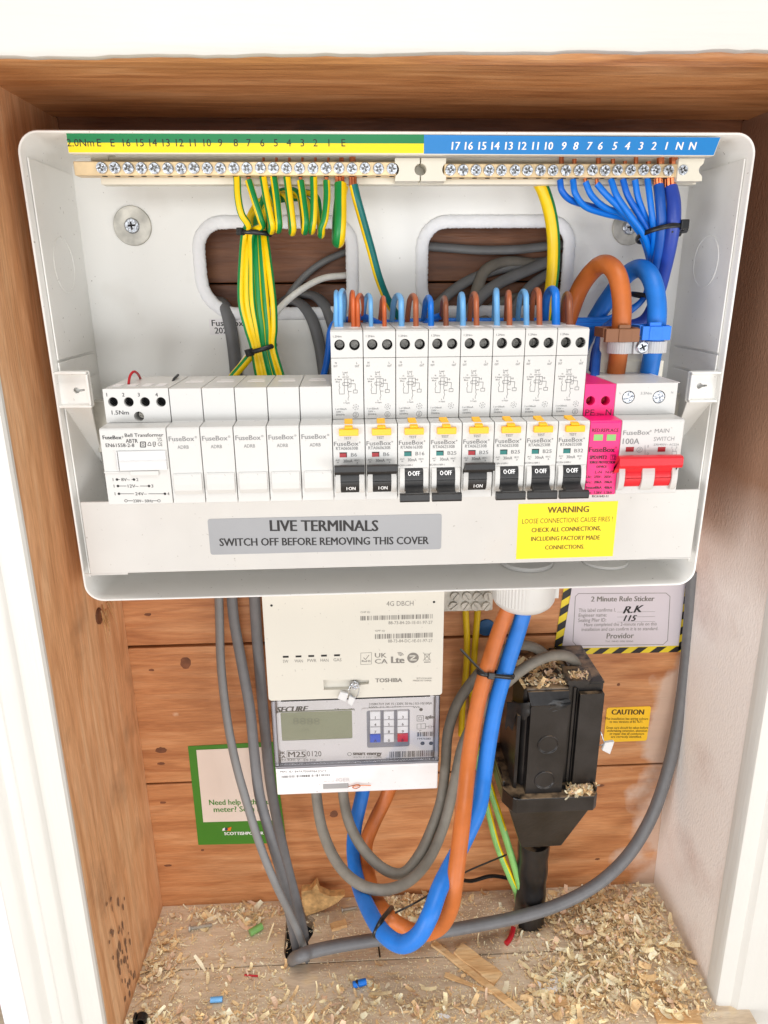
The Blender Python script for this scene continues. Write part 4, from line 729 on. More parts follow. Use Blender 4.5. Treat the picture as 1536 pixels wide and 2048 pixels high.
a, b = P(495, 704, 29), P(551, 688, 29); tie('black cable tie round the earth bundle just above the blanks', P(524, 697, 33), b-a, (0, 1, 0), 9.6, 8.6, math.radians(215), (5.4, 4.6, 3.6), 1.5)
a, b = P(1276, 470, 22), P(1362, 447, 22); c = P(1320, 468, 24); tie('black cable tie round the blue neutral wires, head sticking out right', c, V(1, 0, .12), (0, 1, -.25), 13.8, 15.5, math.radians(345), (4.5, 4, 4), 1.5, [c+V(9, -9, -1), P(1345, 466, 12), P(1356, 456, 12), P(1366, 449, 12)])
mb = MB(); h = P(1367, 449, 12); mb.box(h.x-2.3, h.x+2.6, h.y-2.5, h.y+2.2, h.z-3, h.z+2.8); mb.build('locking_head', M['tie'], bpy.data.objects['cable_tie.002'], .6)
a = P(1287, 592, 34); tie('black cable tie on the blue wires behind the thick blue tail', a, (1, 0, -.2), (0, 1, 0), 8, 9, math.radians(300), (3.5, 3, 2.6), 1.4)
def tie_pair(label, a, b, along, r, ang, **kw):   # round two cables lying side by side
    d = (b-a).normalized(); n_ = Vector(along).normalized(); n_ = (n_-n_.dot(d)*d).normalized(); ay = n_.cross(d); ay = ay if ay.y > 0 else -ay; R_ = r+.7
    lp = [a+R_*(-math.sin(q)*d-math.cos(q)*ay) for q in [math.pi*i/10 for i in range(11)]]+[b+R_*(math.sin(q)*d+math.cos(q)*ay) for q in [math.pi*i/10 for i in range(11)]]
    lp.append(lp[0]); return tie(label, (a+b)/2, d, ay, (b-a).length/2+r, r, 0, loop=lp, at=a.lerp(b, ang)-ay*(R_+1.2), **kw)
# ---- grey and white cables behind the openings
def sheath(label, pts, ra, rb, m, group='grey sheathed cables behind the openings', ref=None): return wire('sheathed_cable', label, 'cable', pts, ra, M[m], group, 16, 8, rb=rb, ref=ref)
sheath('broad grey cable coming over the lower left corner of the left opening', [(415, 640, 97), (425, 612, 95), (438, 602, 84), (452, 618, 75), (462, 660, 71), (469, 710, 70), (474, 770, 70), (478, 830, 70)], 4.6, 3.2, 'dgrey_c', ref=(1, .6, 0))
sheath('slim grey cable rising to the right inside the left opening', [(540, 680, 88), (560, 625, 92), (582, 585, 93), (612, 550, 94), (650, 522, 94), (700, 500, 95)], 2.4, 2.4, 'grey_c')
wire('sheathed_cable', 'white cable curving across the left opening behind the earth bundle', 'cable', [(720, 549, 87), (690, 551, 79.5), (645, 557, 72), (600, 581, 66), (560, 616, 60), (525, 668, 52), (498, 708, 46), (470, 752, 44), (460, 790, 44)], 2.2, M['white_c'], None, 14, 8)
sheath('grey cable bending down from the left opening, nearer the bundle', [(545, 640, 97), (562, 612, 90), (592, 603, 80), (620, 630, 72), (638, 685, 68), (648, 750, 66), (652, 800, 66)], 4.3, 3, 'dgrey_c', ref=(1, .5, 0))
sheath('grey cable bending down from the left opening, nearer the breakers', [(545, 625, 98), (580, 596, 94), (622, 590, 84), (650, 612, 76), (668, 660, 72), (676, 720, 70)], 4.3, 3, 'dgrey_c', ref=(1, .5, 0))
sheath('grey cable running level along the top of the right opening', [(845, 492, 94), (900, 496, 93), (960, 500, 93), (1030, 499, 93), (1090, 493, 94), (1145, 488, 96)], 3.5, 2.8, 'grey_c')
sheath('grey cable sweeping low to the left of the right opening', [(1145, 516, 97), (1090, 524, 96), (1030, 532, 94), (975, 545, 90), (925, 568, 84), (885, 600, 76), (855, 640, 68), (830, 700, 62)], 3.9, 3.2, 'grey_c')
sheath('grey cable with the tight bend in the right opening', [(1110, 535, 97), (1060, 526, 95), (1010, 524, 92), (972, 540, 86), (955, 575, 80), (945, 620, 72), (930, 680, 66)], 4.2, 3.2, 'dusty_c')
sheath('grey cable passing behind the tight bend in the right opening', [(1145, 512, 95), (1095, 524, 92), (1045, 545, 88), (995, 568, 82), (955, 600, 74), (915, 660, 66)], 4.4, 3.4, 'grey_c')
sheath('grey cable nearest the stout earth cable in the right opening', [(1140, 520, 97), (1100, 545, 92), (1062, 572, 84), (1035, 608, 76), (1015, 650, 68), (1005, 700, 64)], 3.9, 3.2, 'grey_c')
sheath('short grey cable low in the right opening behind the tails', [(1060, 592, 92), (1015, 600, 86), (985, 615, 80), (962, 645, 74), (950, 690, 68)], 3.8, 3.2, 'dusty_c')
# ================================================================ below the enclosure
# ---- cable gland
c = P(1046, 1195, 34); g = thing('cable_gland', 'large white ribbed cable gland under the enclosure', 'cable gland', (c.x, 34, -171))
def gl(r, z, rib=0): return [(c.x+(r+(rib*(1 if i % 2 else -1) if 200 < i*360/120 < 262 else 0))*math.cos(2*math.pi*i/120), 34+(r+(rib*(1 if i % 2 else -1) if 200 < i*360/120 < 262 else 0))*math.sin(2*math.pi*i/120), z) for i in range(120)]
mb = MB(); mb.loft([gl(23.6, -141), gl(23.6, -145), gl(23.3, -145.4, .35), gl(22.9, -161.5, .35), gl(22.6, -162.5), gl(21, -165.5), gl(17.5, -168.5), gl(14.2, -170), gl(13.6, -168)], cap1=True); mb.box(c.x+20.5, c.x+24.2, 26, 36, -160, -141); mb.build('gland_nut', M['module'], g, ang=25)
mb = MB(); mb.cyl((c.x, 34, -170.2), (c.x, 34, -169), 13.4, n=32); mb.build('gland_seal', M['dark'], g)
# ---- hanging tails below
def ctail(label, pts, r, m): return tail('tail_cable', label, pts, r, m)
ctail('thick orange tail hanging from the gland and looping back up to the meter', [(1022, 1205, 34), (1003, 1250, 32), (982, 1312, 25), (961, 1385, 15), (946, 1460, 4), (935, 1540, -10), (927, 1620, -32), (919, 1690, -46), (909, 1768, -58), (901, 1815, -58), (880, 1852, -50), (846, 1866, -40), (812, 1858, -32), (778, 1834, -27), (750, 1795, -4), (735, 1740, 24), (732, 1690, 42), (748, 1645, 54), (770, 1600, 62), (786, 1560, 66)], 5.9, M['tailbrown'])
ctail('thick blue tail hanging from the gland and looping back up to the meter', [(1052, 1205, 36), (1040, 1250, 34), (1018, 1318, 27), (995, 1395, 16), (980, 1470, 5), (968, 1550, -8), (958, 1612, -22), (937, 1662, -32), (916, 1705, -40), (896, 1742, -50), (878, 1780, -62), (860, 1830, -74), (836, 1872, -76), (802, 1888, -70), (765, 1864, -56), (735, 1814, -24), (715, 1760, 14), (707, 1700, 40), (711, 1650, 54), (722, 1600, 64), (730, 1560, 68)], 6.0, M['tailblue'])
# ---- grey meter tails to the cut-out
wire('meter_tail', 'dusty grey cable making the lower loop under the meter', 'cable', [(632, 1560, 50), (634, 1600, 44), (645, 1660, 30), (672, 1722, 10), (712, 1764, -6), (762, 1780, -14), (815, 1764, -4), (858, 1718, 16), (888, 1650, 34), (908, 1570, 42), (926, 1490, 42), (958, 1430, 40), (1002, 1376, 40), (1052, 1334, 46), (1100, 1312, 54), (1138, 1314, 62), (1156, 1338, 70), (1158, 1372, 76)], 4.3, M['dusty_c'], 'dusty grey cables from the meter to the cut-out', 18, 9)
wire('meter_tail', 'dusty grey cable making the upper loop under the meter', 'cable', [(685, 1560, 56), (688, 1600, 50), (700, 1650, 36), (728, 1700, 20), (768, 1738, 8), (806, 1746, 8), (838, 1710, 20), (862, 1660, 36), (882, 1600, 48), (891, 1530, 52), (896, 1465, 54), (916, 1405, 56), (955, 1350, 62), (1000, 1305, 70), (1040, 1290, 78), (1075, 1298, 82), (1098, 1322, 86), (1102, 1352, 86)], 4.3, M['dusty_c'], 'dusty grey cables from the meter to the cut-out', 18, 9)
# ---- grey circuit cables on the left
def left(label, pts, ra, rb, ref): return wire('sheathed_cable', label, 'cable', pts, ra, M['grey_c'] if ra < 4.5 else M['dgrey_c'], 'grey cables dropping to the floor on the left', 14, 8, rb=rb, ref=ref)
left('slim grey cable, the left of the three dropping to the floor', [(437, 1170, 84), (439, 1240, 82), (442, 1330, 76), (453, 1430, 66), (470, 1520, 54), (492, 1600, 42), (520, 1690, 30), (552, 1770, 24), (588, 1845, 32), (608, 1898, 34), (614, 1940, 38)], 3.9, 2.7, (1, -.5, 0))
left('broad grey cable, the middle of the three dropping to the floor', [(462, 1170, 86), (468, 1240, 84), (484, 1330, 78), (500, 1420, 68), (509, 1510, 58), (519, 1590, 48), (540, 1670, 38), (563, 1750, 36), (580, 1830, 44), (592, 1890, 46), (600, 1925, 48)], 4.6, 2.8, (1, -.3, 0))
left('broad grey cable behind the meter edge, the right of the three', [(508, 1170, 88), (513, 1260, 88), (522, 1370, 86), (530, 1460, 84), (540, 1560, 80), (556, 1650, 74), (574, 1730, 70), (592, 1800, 66), (606, 1860, 62), (612, 1900, 60)], 4.8, 3, (1, -.3, 0))
wire('sheathed_cable', 'wide grey cable lying along the floor and rising up the right wall', 'cable', [PZ(592, 1916, FZ)+V(3, 3, -50), PZ(589, 1920, FZ)+V(0, 1, -18), PZ(589, 1921, FZ)+V(-1, 0, 1), (601, 1912, 14), (624, 1903, 18), (690, 1889, 24), (770, 1877, 28), (850, 1868, 30), (940, 1853, 34), (1040, 1833, 42), (1120, 1808, 50), (1195, 1768, 58), (1255, 1712, 66), (1300, 1640, 74), (1330, 1560, 80), (1352, 1470, 84), (1366, 1380, 88), (1376, 1290, 90), (1382, 1210, 92), (1386, 1140, 94)], 6.2, M['dgrey_c'], None, 18, 9, rb=5.2)
# ---- earth block with its two wires, blue cap
a, b = P(850, 1180, 78), P(985, 1221, 78); t = thing('earth_block', 'galvanised earth terminal block with slotted screws behind the meter', 'terminal block', ((a.x+b.x)/2, 86, b.z))
MB().box(a.x, b.x, 78, 92, b.z, a.z+8).build('block', M['dull'], t, .8)
rn = random.Random(8)
for row, y in enumerate((1193, 1213)):
    for x in (910, 934, 955, 976):
        v = P(x-3*row, y, 76); r0 = 3.7; an = rn.uniform(.6, 2.2); mb = MB(); cx, sx_ = math.cos(an), math.sin(an); d, e = V(cx, 0, sx_), V(-sx_, 0, cx)
        for sgn in (-1, 1):
            pl = [v+d*(r0*math.cos(q))+sgn*e*(.4+(r0-.4)*math.sin(q)) for q in [math.pi*i/10 for i in range(11)]]
            mb.hexa([p+V(0, 2.5, 0) for p in pl], [p+V(0, -.6, 0) for p in pl])
        mb.cyl(v+V(0, 2.4, 0), v+V(0, .6, 0), r0*.97, n=16); mb.build('slotted_screw', M['dull'], t, .2)
wire('earth_wire', 'dull yellow earth wire, left of two under the earth block', 'earth wire', [(930, 1205, 84), (932, 1240, 84), (934, 1290, 84), (932, 1340, 86), (926, 1400, 88), (922, 1470, 90)], 2.7, [M['ey_dull'], M['eg']], 'pair of earth wires under the earth block', 16, 8, stripe=half(.7, .3))
wire('earth_wire', 'dull yellow earth wire, right of two under the earth block', 'earth wire', [(956, 1205, 84), (954, 1240, 84), (950, 1290, 84), (947, 1340, 86), (944, 1400, 90), (950, 1470, 92), (965, 1540, 90)], 2.7, [M['ey_dull'], M['eg']], 'pair of earth wires under the earth block', 16, 8, stripe=half(.72, .3))
wire('earth_wire', 'lime and yellow earth wire, left of two dropping beside the cut-out', 'earth wire', [(952, 1500, 92), (962, 1560, 86), (976, 1620, 78), (994, 1690, 70), (1018, 1750, 64), (1034, 1790, 66), (1037, 1840, 70)], 2.9, [M['elime'], M['ey']], 'pair of earth wires dropping beside the cut-out', 16, 8, stripe=half(.55, .36))
wire('earth_wire', 'lime green earth wire, right of two dropping beside the cut-out', 'earth wire', [(962, 1500, 90), (978, 1568, 82), (996, 1625, 74), (1013, 1680, 68), (1028, 1730, 64), (1042, 1780, 62), (1056, 1830, 64)], 3.1, [M['elime'], M['ey']], 'pair of earth wires dropping beside the cut-out', 16, 8, stripe=lambda a, q: q < .42 and ((a+.5) % 1) < .3)
v = P(972, 1254, 100); mb = MB(); mb.lathe(v, (0, -1, 0), [(0, 7.6), (1.4, 7.6), (2, 6.8), (2.1, 1)], 32); tag(mb.build('plastic_cap', mat('deep_blue_plastic', rgb(18, 80, 130), .5)), 'flat round dark blue plastic cap on the back planks', 'cap')
wire('black_lead', 'thin black cord curling behind the orange tail', 'cord', [(900, 1752, 70), (940, 1762, 84), (985, 1752, 92), (1040, 1762, 94)], 1.8, M['tie'], None, 10, 8)
# ---- cable ties on the tails
tie_pair('black cable tie round the orange and blue tails below the gland', P(972, 1346, 20), P(1010, 1350, 22), P(961, 1385, 15)-P(1003, 1250, 32), 6, .05, hs=(5, 4.8, 3.6), w=1.7, tail=[P(966, 1344, 9), P(952, 1331, 10), P(936, 1314, 13), P(921, 1298, 16)])
tie_pair('black cable tie at the bottom of the tail loop with a long loose end', P(776, 1831, -27), P(757, 1855, -52), P(802, 1888, -70)-P(735, 1814, -34), 6.1, -.05, hs=(4.8, 4.4, 3.4), w=1.7, tail=[P(790, 1826, -42), P(830, 1806, -38), P(880, 1776, -20), P(930, 1745, 20), P(975, 1725, 40), P(1012, 1710, 60)])
mb = MB(); mb.tube([PZ(757, 1893, FZ+1), PZ(760, 1914, FZ+1)], .8, 6, 4); tag(mb.build('tie_offcut', M['tie']), 'tiny black tie offcut on the floor under the blue loop', 'offcut')
# ---- communications hub on top of the electricity meter
HY = 20.0
hx0, hx1 = -93.6, 35.8; zh = P(700, 1396, HY).z
t = thing('communications_hub', 'ivory communications hub with barcodes and five dark indicator slots', 'meter hub', ((hx0+hx1)/2, 60, zh))
mb = MB(); sl0, sl1 = P(647, 1360, HY), P(738, 1377, HY); plate(mb, rrect(hx0, hx1, zh, -142.5, 2.5), [[(sl0.x, sl1.z), (sl1.x-11, sl1.z), (sl1.x-11, sl1.z+3), (sl1.x, sl1.z+3.8), (sl1.x, sl0.z-1.2), (sl1.x-11, sl0.z-.6), (sl0.x, sl0.z)]], HY, HY+3); mb.box(hx0+.3, hx1-.3, HY+3, 98, zh+.3, -142.5); mb.build('casing', M['hub'], t, .7)
MB().box(hx0+9, hx1-9, HY-.1, HY+.6, zh-1.2, zh-.2).build('seam', M['dark'], t)
sc_ = P(709, 1369.5, HY); mb = MB(); mb.lathe((sc_.x, HY+1, sc_.z), (0, -1, 0), [(0, 3.6), (1.6, 3.6), (2.6, 2.8)], 24); plate(mb, circ(sc_.x, sc_.z, 2.8), [cross(sc_.x, sc_.z, 1.9, .4, .6)], HY-2.4, HY-1.6); mb.build('screw', M['steel'], t)
mb = MB()
for x in (571.5, 597, 622.5, 648, 674): v = P(x, 1313.5-(x-571)*.03, HY); mb.box(v.x-2.1, v.x+2.1, HY-.15, HY+.2, v.z-.75, v.z+.75)
for x, y in ((543, 1211), (868, 1204)): v = P(x, y, HY); mb.cyl((v.x, HY-.1, v.z), (v.x, HY+.2, v.z), .9, n=14)
mb.build('indicator_slots', M['dark'], t)
ik = Ink(HY); ik.t('4G DBCH', 773, 827, 1212, 1202.5, .005, dy=-1)
for s_, a, b in (('SW', 566, 577), ('WAN', 589, 606), ('PWR', 615, 633), ('HAN', 641, 657), ('GAS', 667, 683)): ik.t(s_, a, b, 1325.5-(a-566)*.03, 1319.5-(a-566)*.03)
ik.build('lettering', M['inkmid'], t)
ik = Ink(HY); ik.t('CHF ID', 721, 740, 1226, 1222.5); ik.bars(721, 865, 1228, 1241, 5, 46); ik.t('88-73-84-20-1E-01-97-27', 777, 865, 1248.5, 1242.5, dy=-1); ik.t('GPF ID', 750, 770, 1263, 1260); ik.bars(750, 865, 1265, 1278, 9, 38); ik.t('88-73-84-DC-1E-01-97-27', 776, 865, 1285, 1279, dy=-1)
ik.pline([(721.5, 1306), (743, 1305), (743, 1328), (721.5, 1329)], .3, True); ik.pline([(727, 1315), (731, 1319), (738, 1310)], .5); ik.t('RoHS', 724, 741, 1324, 1320, .03); ik.t('UK', 750, 773, 1315, 1306, .02); ik.t('CA', 750, 775, 1327, 1318, .02); ik.t('Lte', 783, 808, 1326, 1313, .05)
v = P(798, 1313, HY); [ik.line([(v.x+r*math.cos(q), v.z+r*math.sin(q)) for q in [.3+.2*i for i in range(9)]], .5) for r in (1.4, 2.4, 3.4)]
v = P(826, 1315.5, HY); zr = 4.3; ik.poly(circ(v.x, v.z, zr, 28)); ik.fr = lambda x, z: (x, HY-.2, z); 
ik.pline([(846, 1305), (862, 1321)], .3); ik.pline([(862, 1305), (846, 1321)], .3); ik.pline([(849, 1308), (859, 1308), (858, 1320), (850, 1320)], .3, True); ik.prect(848, 1323, 861, 1325); ik.t('TOSHIBA', 751, 804, 1364.5, 1357, .03, dy=-1); ik.t('SKT1CCW1A99', 833, 863, 1358, 1355); ik.t('MADE IN CHINA', 826, 863, 1362.5, 1359.5)
ik.build('lettering', M['inkmid'], t)
ik = Ink(HY-.12); ik.line([(v.x-2.6, v.z+1.7), (v.x+2.2, v.z+1.7), (v.x-2.4, v.z-1.7), (v.x+2.6, v.z-1.7)], .85); ik.build('emblem', M['hub'], t)
# seal hanging from the hub screw
s0 = P(709, 1372, HY-3); t = thing('wire_seal', 'clear plastic seal hanging on a wire loop from the hub screw', 'seal', (s0.x, HY-3, P(695, 1412, HY-3).z))
mb = MB(); mb.tube([P(706, 1366, HY-2.6), P(698, 1378, HY-3), P(704, 1392, HY-3), P(712, 1395, HY-3), P(718, 1382, HY-3), P(716, 1368, HY-2.8), P(709, 1362, HY-2.6)], .35, 6, 6); mb.build('wire', M['steel'], t)
q = PP([(681, 1382, HY-3), (697, 1386, HY-3), (692, 1402, HY-3), (675, 1396, HY-3)]); q2 = PP([(699, 1390, HY-3), (711, 1396, HY-3), (704, 1411, HY-3), (695, 1404, HY-3)])
mb = MB(); [mb.hexa([p+V(0, -1.4, 0) for p in g_], [p+V(0, 1.4, 0) for p in g_]) for g_ in (q, q2)]; mb.build('seal_tag', M['nylon'], t, .5)
# meter
mx0, mx1 = -92.6, 34.6; mzt = zh-1.4; mzm = P(700, 1531, HY+2).z; mzb = P(700, 1588, HY+2).z
t = thing('electricity_meter', 'pale grey electricity meter with a display and keypad under the hub', 'electricity meter', ((mx0+mx1)/2, 60, mzb))
MB().box(mx0+1, mx1-1, 34, 98, mzm-1, mzt).box(mx0+4, mx1-4, 26, 36, mzm+1.5, mzt-1).build('casing', M['meterp'], t, .8)
MB().prismx([(HY+2.5, mzm), (HY+1.6, mzm-1.5), (HY+3, mzb+1), (HY+6, mzb), (96, mzb), (96, mzm)], mx0+.4, mx1-.4).build('terminal_cover', M['meterp'], t, 1)
m_ = bpy.data.materials.new('clear_window'); m_.use_nodes = True; nt = m_.node_tree; nt.nodes.remove(nt.nodes['Principled BSDF'])
tr, gl_, fr_, mx_ = [nt.nodes.new(x) for x in ('ShaderNodeBsdfTransparent', 'ShaderNodeBsdfGlossy', 'ShaderNodeFresnel', 'ShaderNodeMixShader')]
tr.inputs[0].default_value = (.985, .985, .99, 1); gl_.inputs['Roughness'].default_value = .06; fr_.inputs[0].default_value = 1.5
nt.links.new(fr_.outputs[0], mx_.inputs[0]); nt.links.new(tr.outputs[0], mx_.inputs[1]); nt.links.new(gl_.outputs[0], mx_.inputs[2]); nt.links.new(mx_.outputs[0], nt.nodes['Material Output'].inputs[0])
mb = MB(); mb.box(mx0, mx1, HY+.5, HY+1.9, mzm+4.6, mzt).box(mx0, mx0+1.4, HY+1.9, 34, mzm, mzt).box(mx1-1.4, mx1, HY+1.9, 34, mzm, mzt); mb.hexa([(mx0, HY+.5, mzm+4.5), (mx1, HY+.5, mzm+4.5), (mx1, HY+1.9, mzm+4.5), (mx0, HY+1.9, mzm+4.5)][::-1], [(mx0, HY+1.2, mzm), (mx1, HY+1.2, mzm), (mx1, HY+14, mzm), (mx0, HY+14, mzm)][::-1]); mb.build('clear_cover', m_, t, .5)
MB().box(mx0+.2, mx1-.2, HY+1.6, HY+8, mzm-.1, mzm+1.3).box(mx0+.5, mx0+3, HY+2.2, 30, mzm+2, mzt-1).box(mx1-3, mx1-.5, HY+2.2, 30, mzm+2, mzt-1).build('cover_rim', mat('smoky_plastic', rgb(176, 176, 184), .3), t, .4)
MY = 26.0
a, b = P(553, 1424, MY), P(711, 1493, MY); l0, l1 = P(561, 1424, MY), P(705, 1475, MY)
mb = MB(); plate(mb, rrect(a.x, b.x, b.z, a.z, 1.5, 4), [rrect(l0.x, l1.x, l1.z, l0.z, 1, 3)], MY-1.0, MY); bz = mb.build('display_bezel', M['meterp'], t, .4)
MB().box(l0.x-.5, l1.x+.5, MY-.5, MY-.1, l1.z-.5, l0.z+.5).build('display', M['lcd'], t)
ik = Ink(MY-.5); ik.t('8888', 586, 640, 1449, 1436, -.01); ik.t('kWh', 604, 618, 1462, 1456); ik.build('display_digits', mat('faint_lcd_segment', rgb(126, 131, 110), .3), t)
a, b = P(723, 1416, MY), P(828, 1500, MY); k0, k1 = P(733, 1420, MY), P(819, 1491, MY)
mb = MB(); plate(mb, rrect(a.x, b.x, b.z, a.z, 2, 4), [rrect(k0.x, k1.x, k1.z, k0.z, 1.5, 3)], MY-.9, MY); mb.build('keypad_frame', M['meterp'], t, .5)
MB().box(k0.x, k1.x, MY-.35, MY-.05, k1.z, k0.z).build('keypad_mat', mat('keypad_grey', rgb(140, 142, 152), .4), t)
kys = (1423, 1440, 1454, 1468.5, 1486)
for ci, (p0, p1) in enumerate(((740, 761), (767.5, 788), (795, 816))):
    for ri in range(4):
        v, w2 = P(p0, kys[ri]+1.1-ci*.6, MY-3), P(p1, kys[ri+1]-1.1-ci*.6, MY-3); key = '123456789A0B'[ri*3+ci]
        mb = MB(); mb.box(v.x, w2.x, MY-3, MY-.4, w2.z, v.z); kk = mb.build('key', M['keyblue'] if key == 'A' else M['red'] if key == 'B' else M['keywhite'], t, .4)
        ik = Ink(MY-3); ik.raw(key, (v.x+w2.x)/2, None, w2.z+.6, 2.3, .012, align='C'); ik.build('lettering', M['inkblack'], kk)
ik = Ink(MY); ik.fr = lambda x, z: (x, MY-.12, z)
ik.t('SECURE', 553, 613, 1424.5, 1414, .05, dy=-2, sh=.3); ik.t('Liberty 100', 670, 709, 1421, 1416.5, .02); ik.t('UK', 556, 571, 1508.5, 1503, .04); ik.t('CA', 556, 571, 1516, 1510.5, .04); ik.t('M25', 577, 611, 1514, 1503, .02); ik.pline([(574, 1501), (612, 1500), (612, 1516), (574, 1517)], .3, True); ik.t('0120', 614, 643, 1512.5, 1502)
ik.t('smart energy', 706, 763, 1510, 1502.5, .05); ik.t('works in your home', 706, 763, 1515, 1512); v = P(699, 1508, MY); ik.ring(v.x, v.z, 1.5, .35); ik.t('S/N 230 V  50 Hz', 556, 632, 1521, 1517.5)
ik.bars(779, 865, 1500, 1515, 3, 30); ik.t('20 A 0000 4821 07 0230 55', 772, 868, 1520.5, 1516.5, .02)
ik.t('21S0017UY 2W 15 | 230V, 50 Hz | 0.5-10(100)A', 738, 864, 1410.5, 1406, .01, dy=-2); ik.t('kWh Cl. B  1000 imp/kWh', 738, 840, 1415.5, 1412.5, .01)
ik.pline([(834, 1431), (847, 1431), (847, 1442), (834, 1442)], .35, True); ik.pline([(837.5, 1434), (843.5, 1434), (843.5, 1439), (837.5, 1439)], .3, True); ik.pline([(834, 1448), (851, 1447), (851, 1457), (834, 1458)], .3, True); ik.pline([(842, 1448), (842, 1457)], .3); ik.t('agilme', 850, 872, 1437, 1430, .03, sh=.2); ik.pline([(858, 1450), (858, 1457)], .3); ik.pline([(862, 1450), (862, 1457)], .3); ik.pline([(862, 1453), (869, 1453)], .3); ik.pline([(851, 1453), (858, 1453)], .3); ik.bars(834, 866, 1463, 1473, 12, 14); ik.t('19476583', 835, 861, 1479, 1475.5, .02)
for x, y, r in ((845, 1486.5, 1.7), (862, 1486.5, 1.7), (842, 1419, 1.4)): v = P(x, y, MY); ik.poly(circ(v.x, v.z, r, 16))
ik.build('lettering', M['inkdark'], t)
TY = HY+2.0; a, b = P(556, 1538, TY), P(671, 1560, TY); st = MB().box(a.x, b.x, TY-.3, TY+1, b.z, a.z).build('barcode_sticker', M['keywhite'], t)
ik = Ink(TY-.3); ik.t('MAC ID: B47A7E00FF8A2DC7', 561, 653, 1545.5, 1541.5, .01, dy=-1); ik.bars(563, 659, 1547.5, 1556, 21, 40); ik.build('lettering', M['inkdark'], st)
a, b = P(646, 1569, TY), P(697, 1576, TY); mb = MB(); mb.box(a.x, b.x, TY-.2, TY+.8, b.z, a.z); mb.build('seal_slot', mat('slot_grey', rgb(160, 158, 158), .5), t, .3)
mb = MB(); mb.tube([P(697, 1573, TY-1), P(706, 1571, TY-1.4), P(716, 1569, TY-1.4), P(720, 1573, TY-1.4), P(712, 1577, TY-1.2), P(705, 1574, TY-1), P(720, 1571, TY-1), P(742, 1571, TY-1)], .35, 6, 6); mb.build('seal_wire', M['copper'], t)
ik = Ink(TY-.05); ik.t('DANGER', 648, 700, 1563, 1556); ik.build('moulded_lettering', mat('moulded_grey', rgb(206, 201, 200), .4), t)
# ---- stickers on the back planks
BY = 100.0
def quad(L, Y): return [P(x, y, Y) for x, y in L]
def sheetq(name, L, y0, m, parent=None): 
    mb = MB(); q = quad(L, BY); mb.hexa([V(p.x, y0, p.z) for p in q], [V(p.x, y0+.3, p.z) for p in q]); return mb.build(name, m, parent)
t = thing('help_sticker', 'green edged white help sticker behind the grey cables', 'sticker', P(480, 1688, BY))
sheetq('green_backing', [(376, 1492), (546, 1483), (573, 1685), (397, 1689)], BY-.5, M['leaf'], t); sheetq('white_panel', [(393, 1499), (528, 1493), (558, 1639), (407, 1643)], BY-.9, M['paper'], t)
ik = Ink(BY-.9); ik.t('Need help with your', 419, 546, 1610, 1599.5, .02, dy=-2); ik.t('meter? Scan me.', 428, 538, 1624, 1613.5, .02, dy=-2); ik.build('lettering', M['leaf'], t)
ik = Ink(BY-.6); ik.t('SCOTTISHPOWER', 449, 527, 1670, 1664, .03, dy=-1); v = P(447, 1658, BY); ik.poly([(v.x-1, v.z-1.5), (v.x+2, v.z-1), (v.x+1.4, v.z+2.2), (v.x-.6, v.z+1)]); ik.build('lettering', M['inkwhite'], t)
ik = Ink(BY-.7); v = P(458, 1657, BY); ik.poly([(v.x-2.4, v.z-1.6), (v.x+1.5, v.z-2), (v.x+2.6, v.z+2.6), (v.x+.5, v.z+1.8), (v.x-1, v.z+1.4)]); ik.build('leaf_emblem', M['orange'], t)
ik = Ink(BY-.8); v = P(453, 1657, BY); ik.poly(circ(v.x, v.z, 1.5, 12)); ik.build('leaf_emblem', mat('dark_teal_print', rgb(24, 60, 90), .5), t)
t = thing('rule_sticker', 'grey sticker with black and yellow hazard edge and handwritten initials', 'sticker', P(1250, 1304, BY))
O = [(1131, 1150), (1388, 1148), (1371, 1303), (1106, 1309)]; sheetq('hazard_border', O, BY-.5, M['caution'] if 0 else mat('hazard_yellow', rgb(226, 200, 40), .45), t)
sheetq('paper_panel', [(1147, 1150), (1372, 1148), (1356, 1290), (1123, 1296)], BY-1.0, M['papergrey'], t)
q = quad(O, BY); ik = Ink(BY-.6)
def edge(p, r_, inn, n, sk):
    for i in range(n):
        a, b = p.lerp(r_, (i+.05)/n), p.lerp(r_, (i+.55)/n); a2, b2 = p.lerp(r_, (i+.05+sk)/n)+inn, p.lerp(r_, (i+.55+sk)/n)+inn
        ik.poly([(a.x, a.z), (b.x, b.z), (b2.x, b2.z), (a2.x, a2.z)])
edge(q[0], q[3], V(7, 0, 0), 5, -.33); edge(q[3], q[2], V(0, 0, 5.6), 7, .4); edge(q[1], q[2], V(-7, 0, 0), 5, .33); ik.build('hazard_stripes', M['inkblack'], t)
ik = Ink(BY-1.0); ik.t('2 Minute Rule Sticker', 1182, 1308, 1203, 1193, .03, dy=-1); ik.t('This label confirms I,', 1157, 1231, 1224, 1217, .005, dy=-1); ik.t('Engineer name:', 1157, 1213, 1234, 1227, .005, dy=-1); ik.t('Sealing Plier ID:', 1156, 1212, 1244, 1237, .005, dy=-1)
ik.t('Have completed the 2-minute rule on this', 1168, 1313, 1252.5, 1246, .005, dy=-2); ik.t('installation and can confirm it is to standard.', 1163, 1316, 1262, 1255.5, .005, dy=-2); ik.t('Providor', 1213, 1267, 1277, 1266.5, .02, dy=-1); ik.t('Tel: 0845 000 0000', 1210, 1266, 1284, 1281)
ik.line([(P(x, y, BY).x, P(x, y, BY).z) for x, y in ((1156, 1186), (1331, 1185), (1339, 1192), (1334, 1280), (1325, 1288), (1152, 1290), (1145, 1282), (1150, 1192))], .5, True); [ik.pline([(1234, y), (1310, y-1)], .22) for y in (1224, 1234, 1244)]; ik.build('lettering', M['inkmid'], t)
